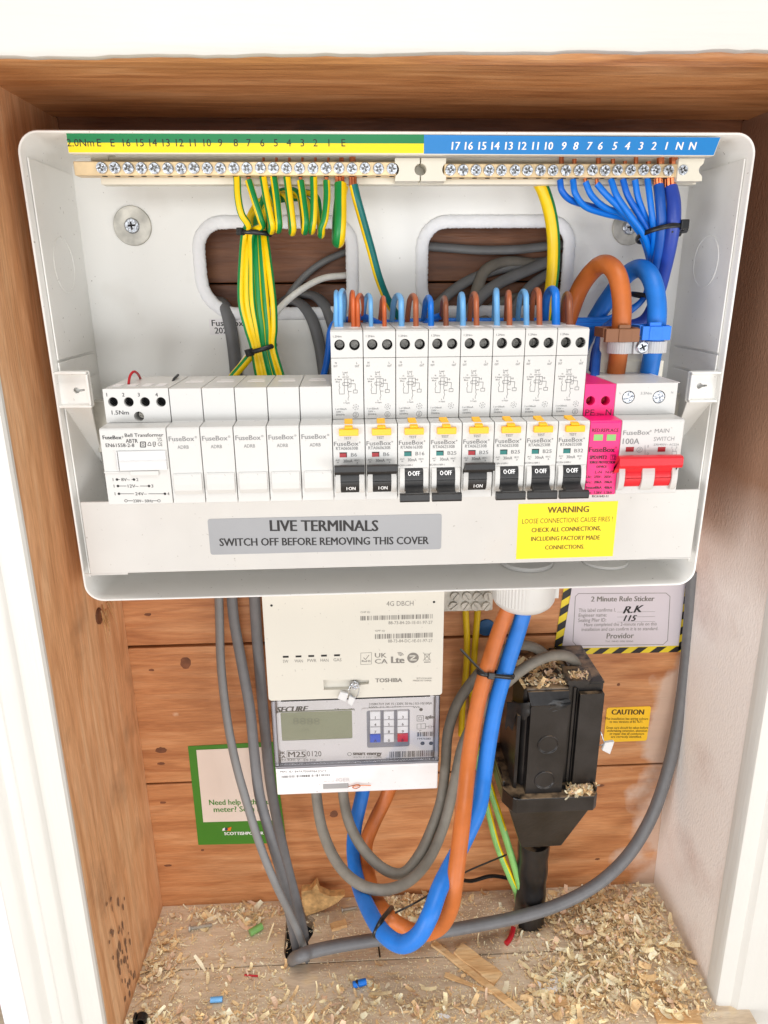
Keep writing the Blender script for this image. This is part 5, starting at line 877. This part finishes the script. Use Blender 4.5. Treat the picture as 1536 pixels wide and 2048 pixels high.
ik = Ink(BY-1.0); ik.t('R.K', 1246, 1282, 1227, 1213, .035, dy=-3, sh=.35); ik.t('115', 1247, 1269, 1242, 1230.5, .035, sh=.3); ik.build('handwriting', M['inkblack'], t)
t = thing('caution_sticker', 'small orange caution sticker beside the black cut-out', 'sticker', P(1252, 1484, BY))
q = [P(1207, 1413, BY), P(1301, 1482, BY)]; v = [P(1211, 1414, BY), P(1303, 1412, BY), P(1298, 1482, BY), P(1205, 1484, BY)]
mb = MB(); x0, x1, z0, z1 = v[3].x, v[1].x, v[3].z, v[1].z; plate(mb, rrect(x0+.5, x1-.5, z0, z1, 2, 4), [], BY-.5, BY-.1); mb.build('sticker_sheet', M['caution'], t)
ik = Ink(BY-.5); ik.t('CAUTION', 1223, 1287, 1429, 1419, .035); ik.t('This installation has wiring colours', 1210, 1296, 1439.5, 1435, .01); ik.t('to two versions of BS 7671.', 1219, 1286, 1445.5, 1441, .01); ik.t('Great care should be taken before', 1212, 1296, 1457.5, 1453, .01); ik.t('undertaking extension, alteration', 1214, 1294, 1463.5, 1459, .01); ik.t('or repair that all conductors', 1219, 1288, 1469.5, 1465, .01); ik.t('are correctly identified.', 1222, 1283, 1475.5, 1471, .01); ik.build('lettering', M['inkbrown'] if 0 else mat('dark_brown_print', rgb(70, 45, 10), .6), t)
# ---- cut-out (service head): black plastic with sawdust settled on whatever faces up
HEADM = M['head']; nt = HEADM.node_tree; b_ = nt.nodes['Principled BSDF']; src = b_.inputs['Base Color'].links[0].from_socket
ge = nt.nodes.new('ShaderNodeNewGeometry'); sx = nt.nodes.new('ShaderNodeSeparateXYZ'); nt.links.new(ge.outputs['Normal'], sx.inputs[0])
tc_ = nt.nodes.new('ShaderNodeTexCoord'); nz_ = nt.nodes.new('ShaderNodeTexNoise'); nz_.inputs['Scale'].default_value = 110; nz_.inputs['Detail'].default_value = 8; nt.links.new(tc_.outputs['Object'], nz_.inputs['Vector'])
mr_ = nt.nodes.new('ShaderNodeMapRange'); mr_.inputs[1].default_value = .4; mr_.inputs[2].default_value = .62; nt.links.new(nz_.outputs['Fac'], mr_.inputs[0])
up_ = nt.nodes.new('ShaderNodeMapRange'); up_.inputs[1].default_value = .55; up_.inputs[2].default_value = .95; up_.inputs[4].default_value = .75; nt.links.new(sx.outputs[2], up_.inputs[0])
ml_ = nt.nodes.new('ShaderNodeMath'); ml_.operation = 'MULTIPLY'; nt.links.new(mr_.outputs[0], ml_.inputs[0]); nt.links.new(up_.outputs[0], ml_.inputs[1])
mm_ = nt.nodes.new('ShaderNodeMix'); mm_.data_type = 'RGBA'; nt.links.new(ml_.outputs[0], mm_.inputs[0]); nt.links.new(src, mm_.inputs[6]); mm_.inputs[7].default_value = rgb(168, 142, 112); nt.links.new(mm_.outputs[2], b_.inputs['Base Color'])
FY = 32.0; q = lambda x, y, Y=FY: P(x, y, Y)
t = thing('service_cutout', 'dusty black service cut-out fixed to the back planks', 'service cut-out', P(1085, 1625, 60))
zt = q(1100, 1392).z; zb = q(1100, 1603).z; xA, xB = q(1058, 1480).x, q(1132, 1480).x; xC = q(1139, 1480, 40).x; xD = q(1198, 1480, 40).x; xL = P(1020, 1480, 62).x
mb = MB(); mb.prismz([(xL, 100), (xL, 62), (xA-3, 44), (xA-.2, 42), (xB+1.5, 42), (xB+1.5, 100)], zb-2, zt+1); mb.box(xB+1.6, xD, 42, 100, zb+10, zt+4)
mb.hexa([(xL, 62, zt+1.1), (xL, 100, zt+1.1), (xB+1.4, 100, zt+1.1), (xB+1.4, 38, zt+1.1), (xA-3, 38, zt+1.1)][::-1], [(xL+1, 64, zt+2.8), (xL+1, 100, zt+2.8), (xB+1.4, 100, zt+2.8), (xB+1.4, 40, zt+2.8), (xA-2, 40, zt+2.8)][::-1]); mb.build('body', HEADM, t, 1.2)
mb = MB(); plate(mb, rrect(xA, xB, zb-4, zt-9, 1.5, 3), [], FY, 41.9); 
for x, y, r in ((1096, 1489, 8.6), (1089, 1560, 8.6)): v = q(x, y); mb.lathe((v.x, FY-.02, v.z), (0, -1, 0), [(-.5, r), (.7, r), (.9, r-.5), (.9, r-.9), (.1, r-1.2), (.05, 1)], 32)
mb.hexa([(xA, 41, zt-8.9), (xB, 41, zt-8.9), (xB, FY, zt-8.9), (xA, FY, zt-8.9)], [(xA-2, 41, zt+1), (xB+1, 41, zt+1), (xB+1, 37, zt+1), (xA-2, 37, zt+1)]); mb.build('front_plate', HEADM, t, .6)
mb = MB(); mb.box(xC, xC+2.2, 40, 58, zb+13, zt+1).box(xC+4.4, xD-.4, 37, 41.9, zb+12, zt-3).box(xC+3, xC+3.8, 39.5, 42, zb+13, zt); mb.box(xC+2, xD, 41, 99, zt+4.1, zt+6); mb.build('fuse_carrier', HEADM, t, 1)
mb = MB(); mb.hexa([(xL-1, 40, zt-22), (xL+1.5, 38.5, zt-22), (xL+1.5, 38.5, zb+6), (xL-1, 40, zb+6)], [(xL-1, 62, zt-22), (xL+1.5, 60, zt-22), (xL+1.5, 60, zb+6), (xL-1, 62, zb+6)]); mb.box(xL-.4, xA-3.5, 46, 48, zb+2, zb+5); mb.build('side_rib', HEADM, t, .4)
ty0, ty1 = P(1100, 1592, 26).z, P(1100, 1625, 26).z; xT0, xT1 = P(1012, 1610, 26).x, P(1197, 1605, 26).x
mb = MB(); mb.prismz([(xT0, 100), (xT0, 40), (xT0+6, 28), (xT0+9, 26), (xT1-4, 26), (xT1, 30), (xT1, 100)], ty1, ty0-2); mb.box(xT1-2.2, xT1-.1, 31, 98, ty0-1.9, ty0+3).box(xT0+.1, xT0+2.2, 42, 98, ty0-1.9, ty0+3); mb.build('base_tray', HEADM, t, .8)
zf = P(1080, 1687, 50).z; a, b = P(1040, 1687, 50).x, P(1120, 1687, 50).x
mb = MB(); mb.hexa([(xT0+4, 30, ty1-.1), (xT1-4, 30, ty1-.1), (xT1-4, 98, ty1-.1), (xT0+4, 98, ty1-.1)][::-1], [(a, 46, zf), (b, 46, zf), (b, 90, zf), (a, 90, zf)][::-1]); mb.build('funnel', HEADM, t, 1.2)
ps, pe = P(1068, 1680, 64), PZ(1072, 1822, FZ); pe = V(ps.x+1, 66, FZ-6); rp = (P(1099, 1740, 64).x-P(1039, 1740, 64).x)/2
rn = random.Random(11); mb = MB(); mb.tube([ps, ps.lerp(pe, .3), ps.lerp(pe, .6), pe], rp, 24, 6, taper=lambda s_: 1+.03*math.sin(s_*21)); mb.build('supply_cable', HEADM, t)
rn = random.Random(19); G = []                  # black tape wrapped and crumpled over the upper left corner
for i in range(15):
    u_ = i/14; top_ = P(1010, 1402, 60).lerp(P(1046, 1402, 42), u_/.35) if u_ < .35 else P(1046, 1402, 42).lerp(P(1136, 1396, 36), (u_-.35)/.65); dep = (46 if u_ < .2 else 30-40*abs(u_-.5)*(1 if u_ > .4 else .4))*rn.uniform(.75, 1.15)*.55
    G.append([top_+V(rn.uniform(-.5, .5), -5.2+rn.uniform(-1.4, 1)-(1.2 if j in (1, 3) else 0), 2-dep*j/5) for j in range(6)])
mb = MB(); mb.loft(G, closed=False); mb.loft([[p+V(.2, .8, 0) for p in r_] for r_ in G][::-1], closed=False); mb.build('tape_wrap', M['black'], t, ang=60)
# cable tongue and entries on top
a, b = P(1128, 1338, 62), P(1184, 1360, 50); zq = zt+6.2
mb = MB(); platez(mb, [(p.x, p.y) for p in [PZ(x, y, zq+3) for x, y in ((1130, 1356), (1136, 1363), (1178, 1363), (1184, 1356), (1176, 1334), (1124, 1332))]], [], zq, zq+3.2); mb.build('cable_tongue', HEADM, t, .8)
for x, y in ((1102, 1345), (1158, 1352), (1040, 1342)): v = PZ(x, y, zt+6); mb = MB(); mb.lathe((v.x, min(v.y, 88), zt+2.5), (0, 0, 1), [(0, 7.4), (3.6, 7.2), (4, 6.6), (2, 5)], 22); mb.build('cable_entry', HEADM, t)
v = P(1198, 1475, 40); t2 = thing('wire_seal', 'pale plastic seal hanging on wire from the side of the cut-out', 'seal', P(1214, 1507, 36))
mb = MB(); mb.tube([P(1192, 1470, 44), P(1200, 1462, 38), P(1206, 1478, 36), P(1209, 1486, 36)], .5, 6, 6); mb.tube([P(1192, 1476, 44), P(1199, 1490, 37), P(1208, 1488, 36)], .5, 6, 6); mb.build('wire', M['steel'], t2)
qd = PP([(1209, 1484, 36), (1228, 1481, 36), (1219, 1507, 36), (1203, 1499, 36)]); mb = MB(); mb.hexa([p+V(0, -1.6, 0) for p in qd], [p+V(0, 1.6, 0) for p in qd]); mb.build('seal_tag', M['nylon'], t2, .7)
# ---- knots and the splintered hole
xw = lambda y, z: (-224.6+5.1*(y+37.6)/137.6)*(1-(z-FZ+16)/693)+(-218.2-.3*(y+37.6)/137.6)*(z-FZ+16)/693
kn = mat('knot_wood', rgb(112, 68, 44), .7, var=.5, scale=90)
def knot(px, py, rx, ry, ang=0):
    v = P(px, py, BY); rn = random.Random(px); mb = MB(); pl = [(v.x+rx*math.cos(a)*rn.uniform(.8, 1.15), v.z+ry*math.sin(a)*rn.uniform(.8, 1.15)) for a in [2*math.pi*i/16 for i in range(16)]]
    plate(mb, pl, [], BY-.12, BY+.05); mb.build('knot', kn, cup)
for a in ((371, 1326, 5, 5.4), (296, 1229, 3, 1.4), (303, 1340, 2.4, 1.2), (322, 1500, 5, 3), (322, 1527, 3.4, 1.4), (326, 1605, 3, 1.3), (336, 1731, 3.6, 1.2), (668, 1628, 4, 4), (1237, 1369, 1.6, 1.6), (1202, 1571, 3.4, 1.4), (1195, 1718, 2.5, 1.2), (405, 1700, 1.6, 1.2), (1010, 1420, 1.3, 1.3)): knot(*a)
v = PX(199, 1232, -220); mb = MB(); pl = [(v.y+5.5*math.cos(a), v.z+6.5*math.sin(a)) for a in [2*math.pi*i/14 for i in range(14)]]
mb.prismx(pl, -224, xw(v.y, v.z)+.15); mb.build('knot_hole', kn, cup)
mb = MB(); rn = random.Random(5)
for i in range(12):
    y0 = v.y+rn.uniform(2, 22); z0 = v.z+rn.uniform(-3, 6); L_ = rn.uniform(8, 24); w_ = rn.uniform(1, 2.6); d = V(rn.uniform(1, 4), rn.uniform(-6, 8), -L_)
    p = V(xw(y0, z0)+.5, y0, z0); mb.hexa([p, p+V(0, w_, 0), p+V(-.8, w_/2, 0)], [p+d, p+d+V(0, .4, 0), p+d+V(-.3, .2, 0)])
mb.build('splinters', WX, cup)
rn = random.Random(41); mb = MB()
for i in range(46):
    cz = rn.gauss(-452, 30); cy = rn.gauss(2, 9)+(-(cz+452)*.12); a_, b_2 = rn.uniform(.5, 2.2), rn.uniform(1.2, 6); n_ = 9
    pl = [(cy+a_*math.cos(2*math.pi*k_/n_)*rn.uniform(.6, 1.2), cz+b_2*math.sin(2*math.pi*k_/n_)*rn.uniform(.6, 1.2)) for k_ in range(n_)]
    if min(p[1] for p in pl) < FZ+1 or min(p[0] for p in pl) < -36: continue
    mb.add([(xw(y, z)+.12+i*.004, y, z) for y, z in pl], [tuple(range(n_))])
mb.build('scuff_marks', mat('dark_scuff', rgb(128, 98, 78), .7, var=.3, scale=120), cup)
# ================================================================ debris on the floor
def onfloor(px, py, dz=0): v = PZ(px, py, FZ+dz); return v
def stick(label, a, b, w, h, name='wood_splinter', m=None, taper=.5, lift=(0, 0)):
    p, r_ = onfloor(*a), onfloor(*b); d = (r_-p).normalized(); s_ = V(-d.y, d.x, 0).normalized(); rn = random.Random(int(a[0])); mb = MB(); L_ = []
    for i in range(7):
        q_ = i/6; c_ = p.lerp(r_, q_)+V(0, 0, lift[0]+(lift[1]-lift[0])*q_); ww = w*(1-(1-taper)*q_)*rn.uniform(.82, 1.1); hh = h*rn.uniform(.8, 1.1)
        L_.append([c_-s_*ww/2+V(0, 0, .3), c_+s_*ww/2+V(0, 0, .3), c_+s_*ww*.4+V(0, 0, hh), c_-s_*ww*.4+V(0, 0, hh*.8)])
    mb.loft(L_, cap0=True, cap1=True, smooth=False); return tag(mb.build(name, m or WX, bevel=.2), label, 'splinter')
stick('long straight pine splinter lying in front of the blue loop', (866, 1888), (1042, 2026), 6.5, 3.2, taper=.9)
stick('broad torn pine splinter behind the long straight one', (916, 1902), (996, 1962), 15, 4.5, taper=1.1)
stick('flat pale sliver under the long splinter at the front', (890, 1950), (985, 1988), 6, 1.6, taper=.4)
stick('pale split chip near the right front of the floor', (1195, 1972), (1180, 2024), 8, 3, taper=.8)
stick('long flat chip at the front of the right pile', (1110, 2002), (1190, 2016), 12, 2.5, taper=.7)
stick('flat chip in the right front corner by the white jamb', (1310, 2034), (1400, 2038), 16, 3, taper=.9)
stick('narrow chip leaning in the right front corner', (1300, 1965), (1340, 2000), 6, 2.5)
stick('small square pine chip behind the grey floor cable', (662, 1858), (693, 1849), 8, 4, taper=1)
def torn(label, L, h, name, m, cat):
    rn = random.Random(L[0][0]); pts = []
    for i in range(len(L)):
        a, b = onfloor(*L[i]), onfloor(*L[(i+1) % len(L)]); pts += [a.lerp(b, q_)+V(rn.uniform(-.8, .8), rn.uniform(-.8, .8), 0) for q_ in (0, .25, .5, .75)]
    mb = MB(); mb.hexa([p+V(0, 0, .4) for p in pts], [p+V(0, 0, h*rn.uniform(.7, 1.2)) for p in pts]); return tag(mb.build(name, m), label, cat)
chip = mat('chipboard', rgb(206, 164, 108), .8, var=.35, scale=160, bump=1, bscale=350)
rn = random.Random(77); A_ = [P(x, y, 84) for x, y in ((604, 1800), (603, 1778), (622, 1776), (634, 1762), (640, 1780), (660, 1788), (690, 1786), (676, 1800), (650, 1814), (612, 1828))]
mb = MB(); mb.hexa([p+V(0, -3, 0) for p in A_], [p+V(0, 5, 0) for p in A_]); tag(mb.build('chipboard_scrap', chip, bevel=.5), 'torn piece of chipboard leaning behind the grey cables', 'scrap')
torn('scrap of white paper in the middle of the shavings', [(1075, 1966), (1098, 1962), (1112, 1955), (1126, 1974), (1108, 1990), (1082, 1984)], 1.2, 'paper_scrap', M['keywhite'], 'paper scrap')
torn('small white flake at the front of the floor', [(874, 2028), (888, 2026), (900, 2034), (892, 2041), (880, 2038)], .9, 'paper_scrap', M['keywhite'], 'paper scrap')
def offcut(label, a, b, r, m, name, hollow=True, ends=None):
    p, q_ = onfloor(*a, r), onfloor(*b, r); mb = MB(); mb.tube([p, p.lerp(q_, .5), q_], r, 14, 3); o = tag(mb.build(name, M[m]), label, 'offcut')
    if ends: mb = MB(); mb.cyl(q_, q_+(q_-p).normalized()*.15, r*.65); mb.build('core', M[ends], o)
    return o
offcut('short green insulation offcut on the floor', (500, 1866), (524, 1852), 3.2, 'elime', 'insulation_offcut')
offcut('small blue insulation offcut near the front edge', (421, 2000), (445, 1998), 2.3, 'sky_w', 'insulation_offcut'); offcut('blue insulation offcut with a black mark, in front of the floor cable', (706, 1970), (732, 1963), 2.8, 'blue_w', 'insulation_offcut')
p = onfloor(711, 1968, 2.8); q_ = onfloor(716, 1967, 2.8); MB().tube([p, q_], 2.95, 14, 2).build('black_band', M['tie'], bpy.data.objects['insulation_offcut.002'])
offcut('thin red wire offcut lying flat', (489, 1950), (516, 1952), .8, 'red_w', 'insulation_offcut')
mb = MB(); mb.tube([onfloor(1027, 1855, 5), onfloor(1024, 1868, 3.5), onfloor(1018, 1880, 2.6), onfloor(1012, 1887, 2.4)], 2.3, 12, 6); tag(mb.build('insulation_offcut', M['red_w']), 'red wire end poking from under the floor cable', 'offcut')
def bolt(label, a, b, r):
    p, q_ = onfloor(*a, r), onfloor(*b, r); d = (q_-p); L_ = d.length; d.normalize(); mb = MB(); pf = [(0, r*1.7), (r*.8, r*1.7), (r, r)]
    for i in range(int(L_/1.2)): pf += [(r+i*1.2+.3, r*.82), (r+i*1.2+.9, r*1.02)]
    mb.lathe(p, d, pf+[(L_+r, r*.5)], 14); return tag(mb.build('loose_screw', M['dull']), label, 'screw')
bolt('loose screw lying on the floor on the left', (378, 1857), (420, 1850), 1.9); bolt('loose screw near the back behind the blue loop', (683, 1820), (712, 1815), 1.5)
mb = MB(); v = onfloor(283, 2038, 5); mb.lathe(v+V(0, -3, 0), (0, 1, 0), [(0, 4.5), (6, 4.5), (6, 2.8), (0, 2.8)], 18); mb.box(v.x-6, v.x-3.8, v.y-3, v.y+3, FZ, FZ+9); tag(mb.build('cable_clip', M['tie'], bevel=.3), 'black cable clip in the left front corner', 'cable clip')
# shavings: nobody could count them
def curl(mb, c, rn, size, mi):
    L_ = size*rn.uniform(.6, 1.5); w = min(L_*.6, rn.uniform(.6, 2.6)*size/6); cv = rn.uniform(-4.2, 4.2); n = 6; a0 = rn.uniform(0, 6.28)
    rot = Matrix.Rotation(a0, 3, 'Z') @ Matrix.Rotation(rn.gauss(0, .38), 3, 'X') @ Matrix.Rotation(rn.gauss(0, .3), 3, 'Y'); tw = rn.uniform(-.7, .7); pts = []
    for i in range(n+1):
        s_ = i/n-.5; a = cv*s_; x = L_*s_ if abs(cv) < .05 else L_/cv*math.sin(a); z = 0 if abs(cv) < .05 else L_/cv*(1-math.cos(a))
        ww = w*(1-.5*abs(s_)*rn.uniform(.6, 1.6)); d = V(0, math.cos(tw*s_*2), math.sin(tw*s_*2))*ww/2; pts += [rot @ (V(x, 0, abs(z)*.8)-d)+c, rot @ (V(x, 0, abs(z)*.8)+d)+c]
    zmin = min(p.z for p in pts); dz = max(0, FZ+.15-zmin) if c.z < FZ+60 else 0
    mb.add([p+V(0, 0, dz) for p in pts], [(2*i, 2*i+1, 2*i+3, 2*i+2) for i in range(n)], mi)
SM = [mat('pale_shaving', rgb(250, 222, 178), .7, var=.2, scale=120), mat('honey_shaving', rgb(238, 200, 150), .7, var=.25, scale=120), mat('cream_shaving', rgb(252, 236, 206), .7, var=.15, scale=120), mat('pinkish_shaving', rgb(234, 202, 172), .7, var=.2, scale=120)]
rn = random.Random(21); mb = MB()
cnt = 0
CL = [(rn.gauss(190, 45), rn.uniform(-30, 80)) for _ in range(34)]+[(rn.uniform(-200, 190), rn.gauss(-16, 8)) for _ in range(30)]+[(rn.gauss(-206, 6), rn.uniform(-30, 85)) for _ in range(12)]+[(rn.gauss(25, 25), rn.gauss(86, 5)) for _ in range(12)]+[(rn.uniform(-190, -80), rn.gauss(90, 4)) for _ in range(9)]
while cnt < 13000:
    x, y = rn.uniform(-222, 262), rn.uniform(-36, 98)
    if cnt % 2:
        q_ = rn.choice(CL); x, y = rn.gauss(q_[0], 10), rn.gauss(q_[1], 7)
        if not (-222 < x < 260 and -36 < y < 98): continue
    dn = None; d_ = .10; v = V(x, y, FZ)
    # same field, sampled on the floor itself
    d_ += 1.0*math.exp(-((x-195)/62)**2-((y-20)/62)**2)+.75*math.exp(-((x-235)/30)**2-((y-70)/35)**2)+.75*math.exp(-((y+14)/13)**2)*(.55 if x < -150 or 70 < x < 120 else 1)+.7*math.exp(-((x+205)/16)**2-((y-20)/40)**2)+.55*math.exp(-((x+130)/55)**2-((y-92)/7)**2)+.8*math.exp(-((x-25)/35)**2-((y-86)/12)**2)+.35*math.exp(-((x+120)/40)**2-((y-30)/22)**2)+.45*math.exp(-((x+15)/60)**2-((y-5)/14)**2)
    if (rn.random() > d_ and not cnt % 2) or (-92 < x < -66 and 8 < y < 62): continue
    cnt += 1; hgt = 22*math.exp(-((x-205)/50)**2-((y-25)/55)**2)+7*math.exp(-((x+207)/12)**2-((y-20)/40)**2)+7*math.exp(-((x-25)/30)**2-((y-88)/10)**2)
    big = rn.random(); size = (1.0 if x > 110 else .8)*(rn.uniform(9, 18) if big > .96 else rn.uniform(3.5, 8) if big > .66 else rn.uniform(1.0, 3.4))
    curl(mb, v+V(0, 0, rn.random()*hgt+.4), rn, size, rn.choice((0, 0, 0, 1, 1, 2, 2, 3)))
tag(mb.build('wood_shavings', SM, origin=(0, 30, FZ)), 'pale curled wood shavings and sawdust scattered over the cupboard floor', 'wood shavings', None, 'stuff')
mb = MB(); rn = random.Random(33)
for i in range(6500):                        # sawdust grains
    x, y = rn.uniform(-222, 262), rn.uniform(-36, 98); s_ = rn.uniform(.35, 1.1); a = rn.uniform(0, 6.28)
    if -92 < x < -66 and 8 < y < 62: continue
    p = V(x, y, FZ+.1); d, e = V(math.cos(a), math.sin(a), 0)*s_, V(-math.sin(a), math.cos(a), 0)*s_*.5; mb.add([p-d, p-e, p+d, p+e, p+V(0, 0, .5)], [(0, 1, 4), (1, 2, 4), (2, 3, 4), (3, 0, 4)], rn.choice((0, 1, 2, 2)))
tag(mb.build('sawdust', SM, origin=(0, 30, FZ)), 'fine pale sawdust dusted across the floor boards', 'sawdust', None, 'stuff')
mb = MB(); rn = random.Random(5)
for i in range(620):
    top = i < 480
    if top: v = PZ(rn.uniform(1030, 1132), rn.uniform(1318, 1384), zt+3); 
    else: v = PZ(rn.uniform(1132, 1186), rn.uniform(1570, 1592), ty0-1.6)
    if i == 0: pass
    if top and (v.x < xL+3 or v.x > xB+1 or v.y < 41): continue
    curl(mb, v+V(0, 0, rn.uniform(0, 2.5)), rn, rn.uniform(2, 6) if rn.random() > .25 else rn.uniform(6, 12), rn.choice((0, 1, 1, 2, 3)))
for i in range(60): v = PZ(rn.uniform(1140, 1176), rn.uniform(1340, 1358), zq+3.4); curl(mb, v+V(0, 0, rn.uniform(0, 1)), rn, rn.uniform(2, 6), rn.choice((0, 1, 3)))
tag(mb.build('wood_shavings', SM, origin=V(xB, 60, zt)), 'wood shavings lying on top of the black cut-out and its tray', 'wood shavings', None, 'stuff')
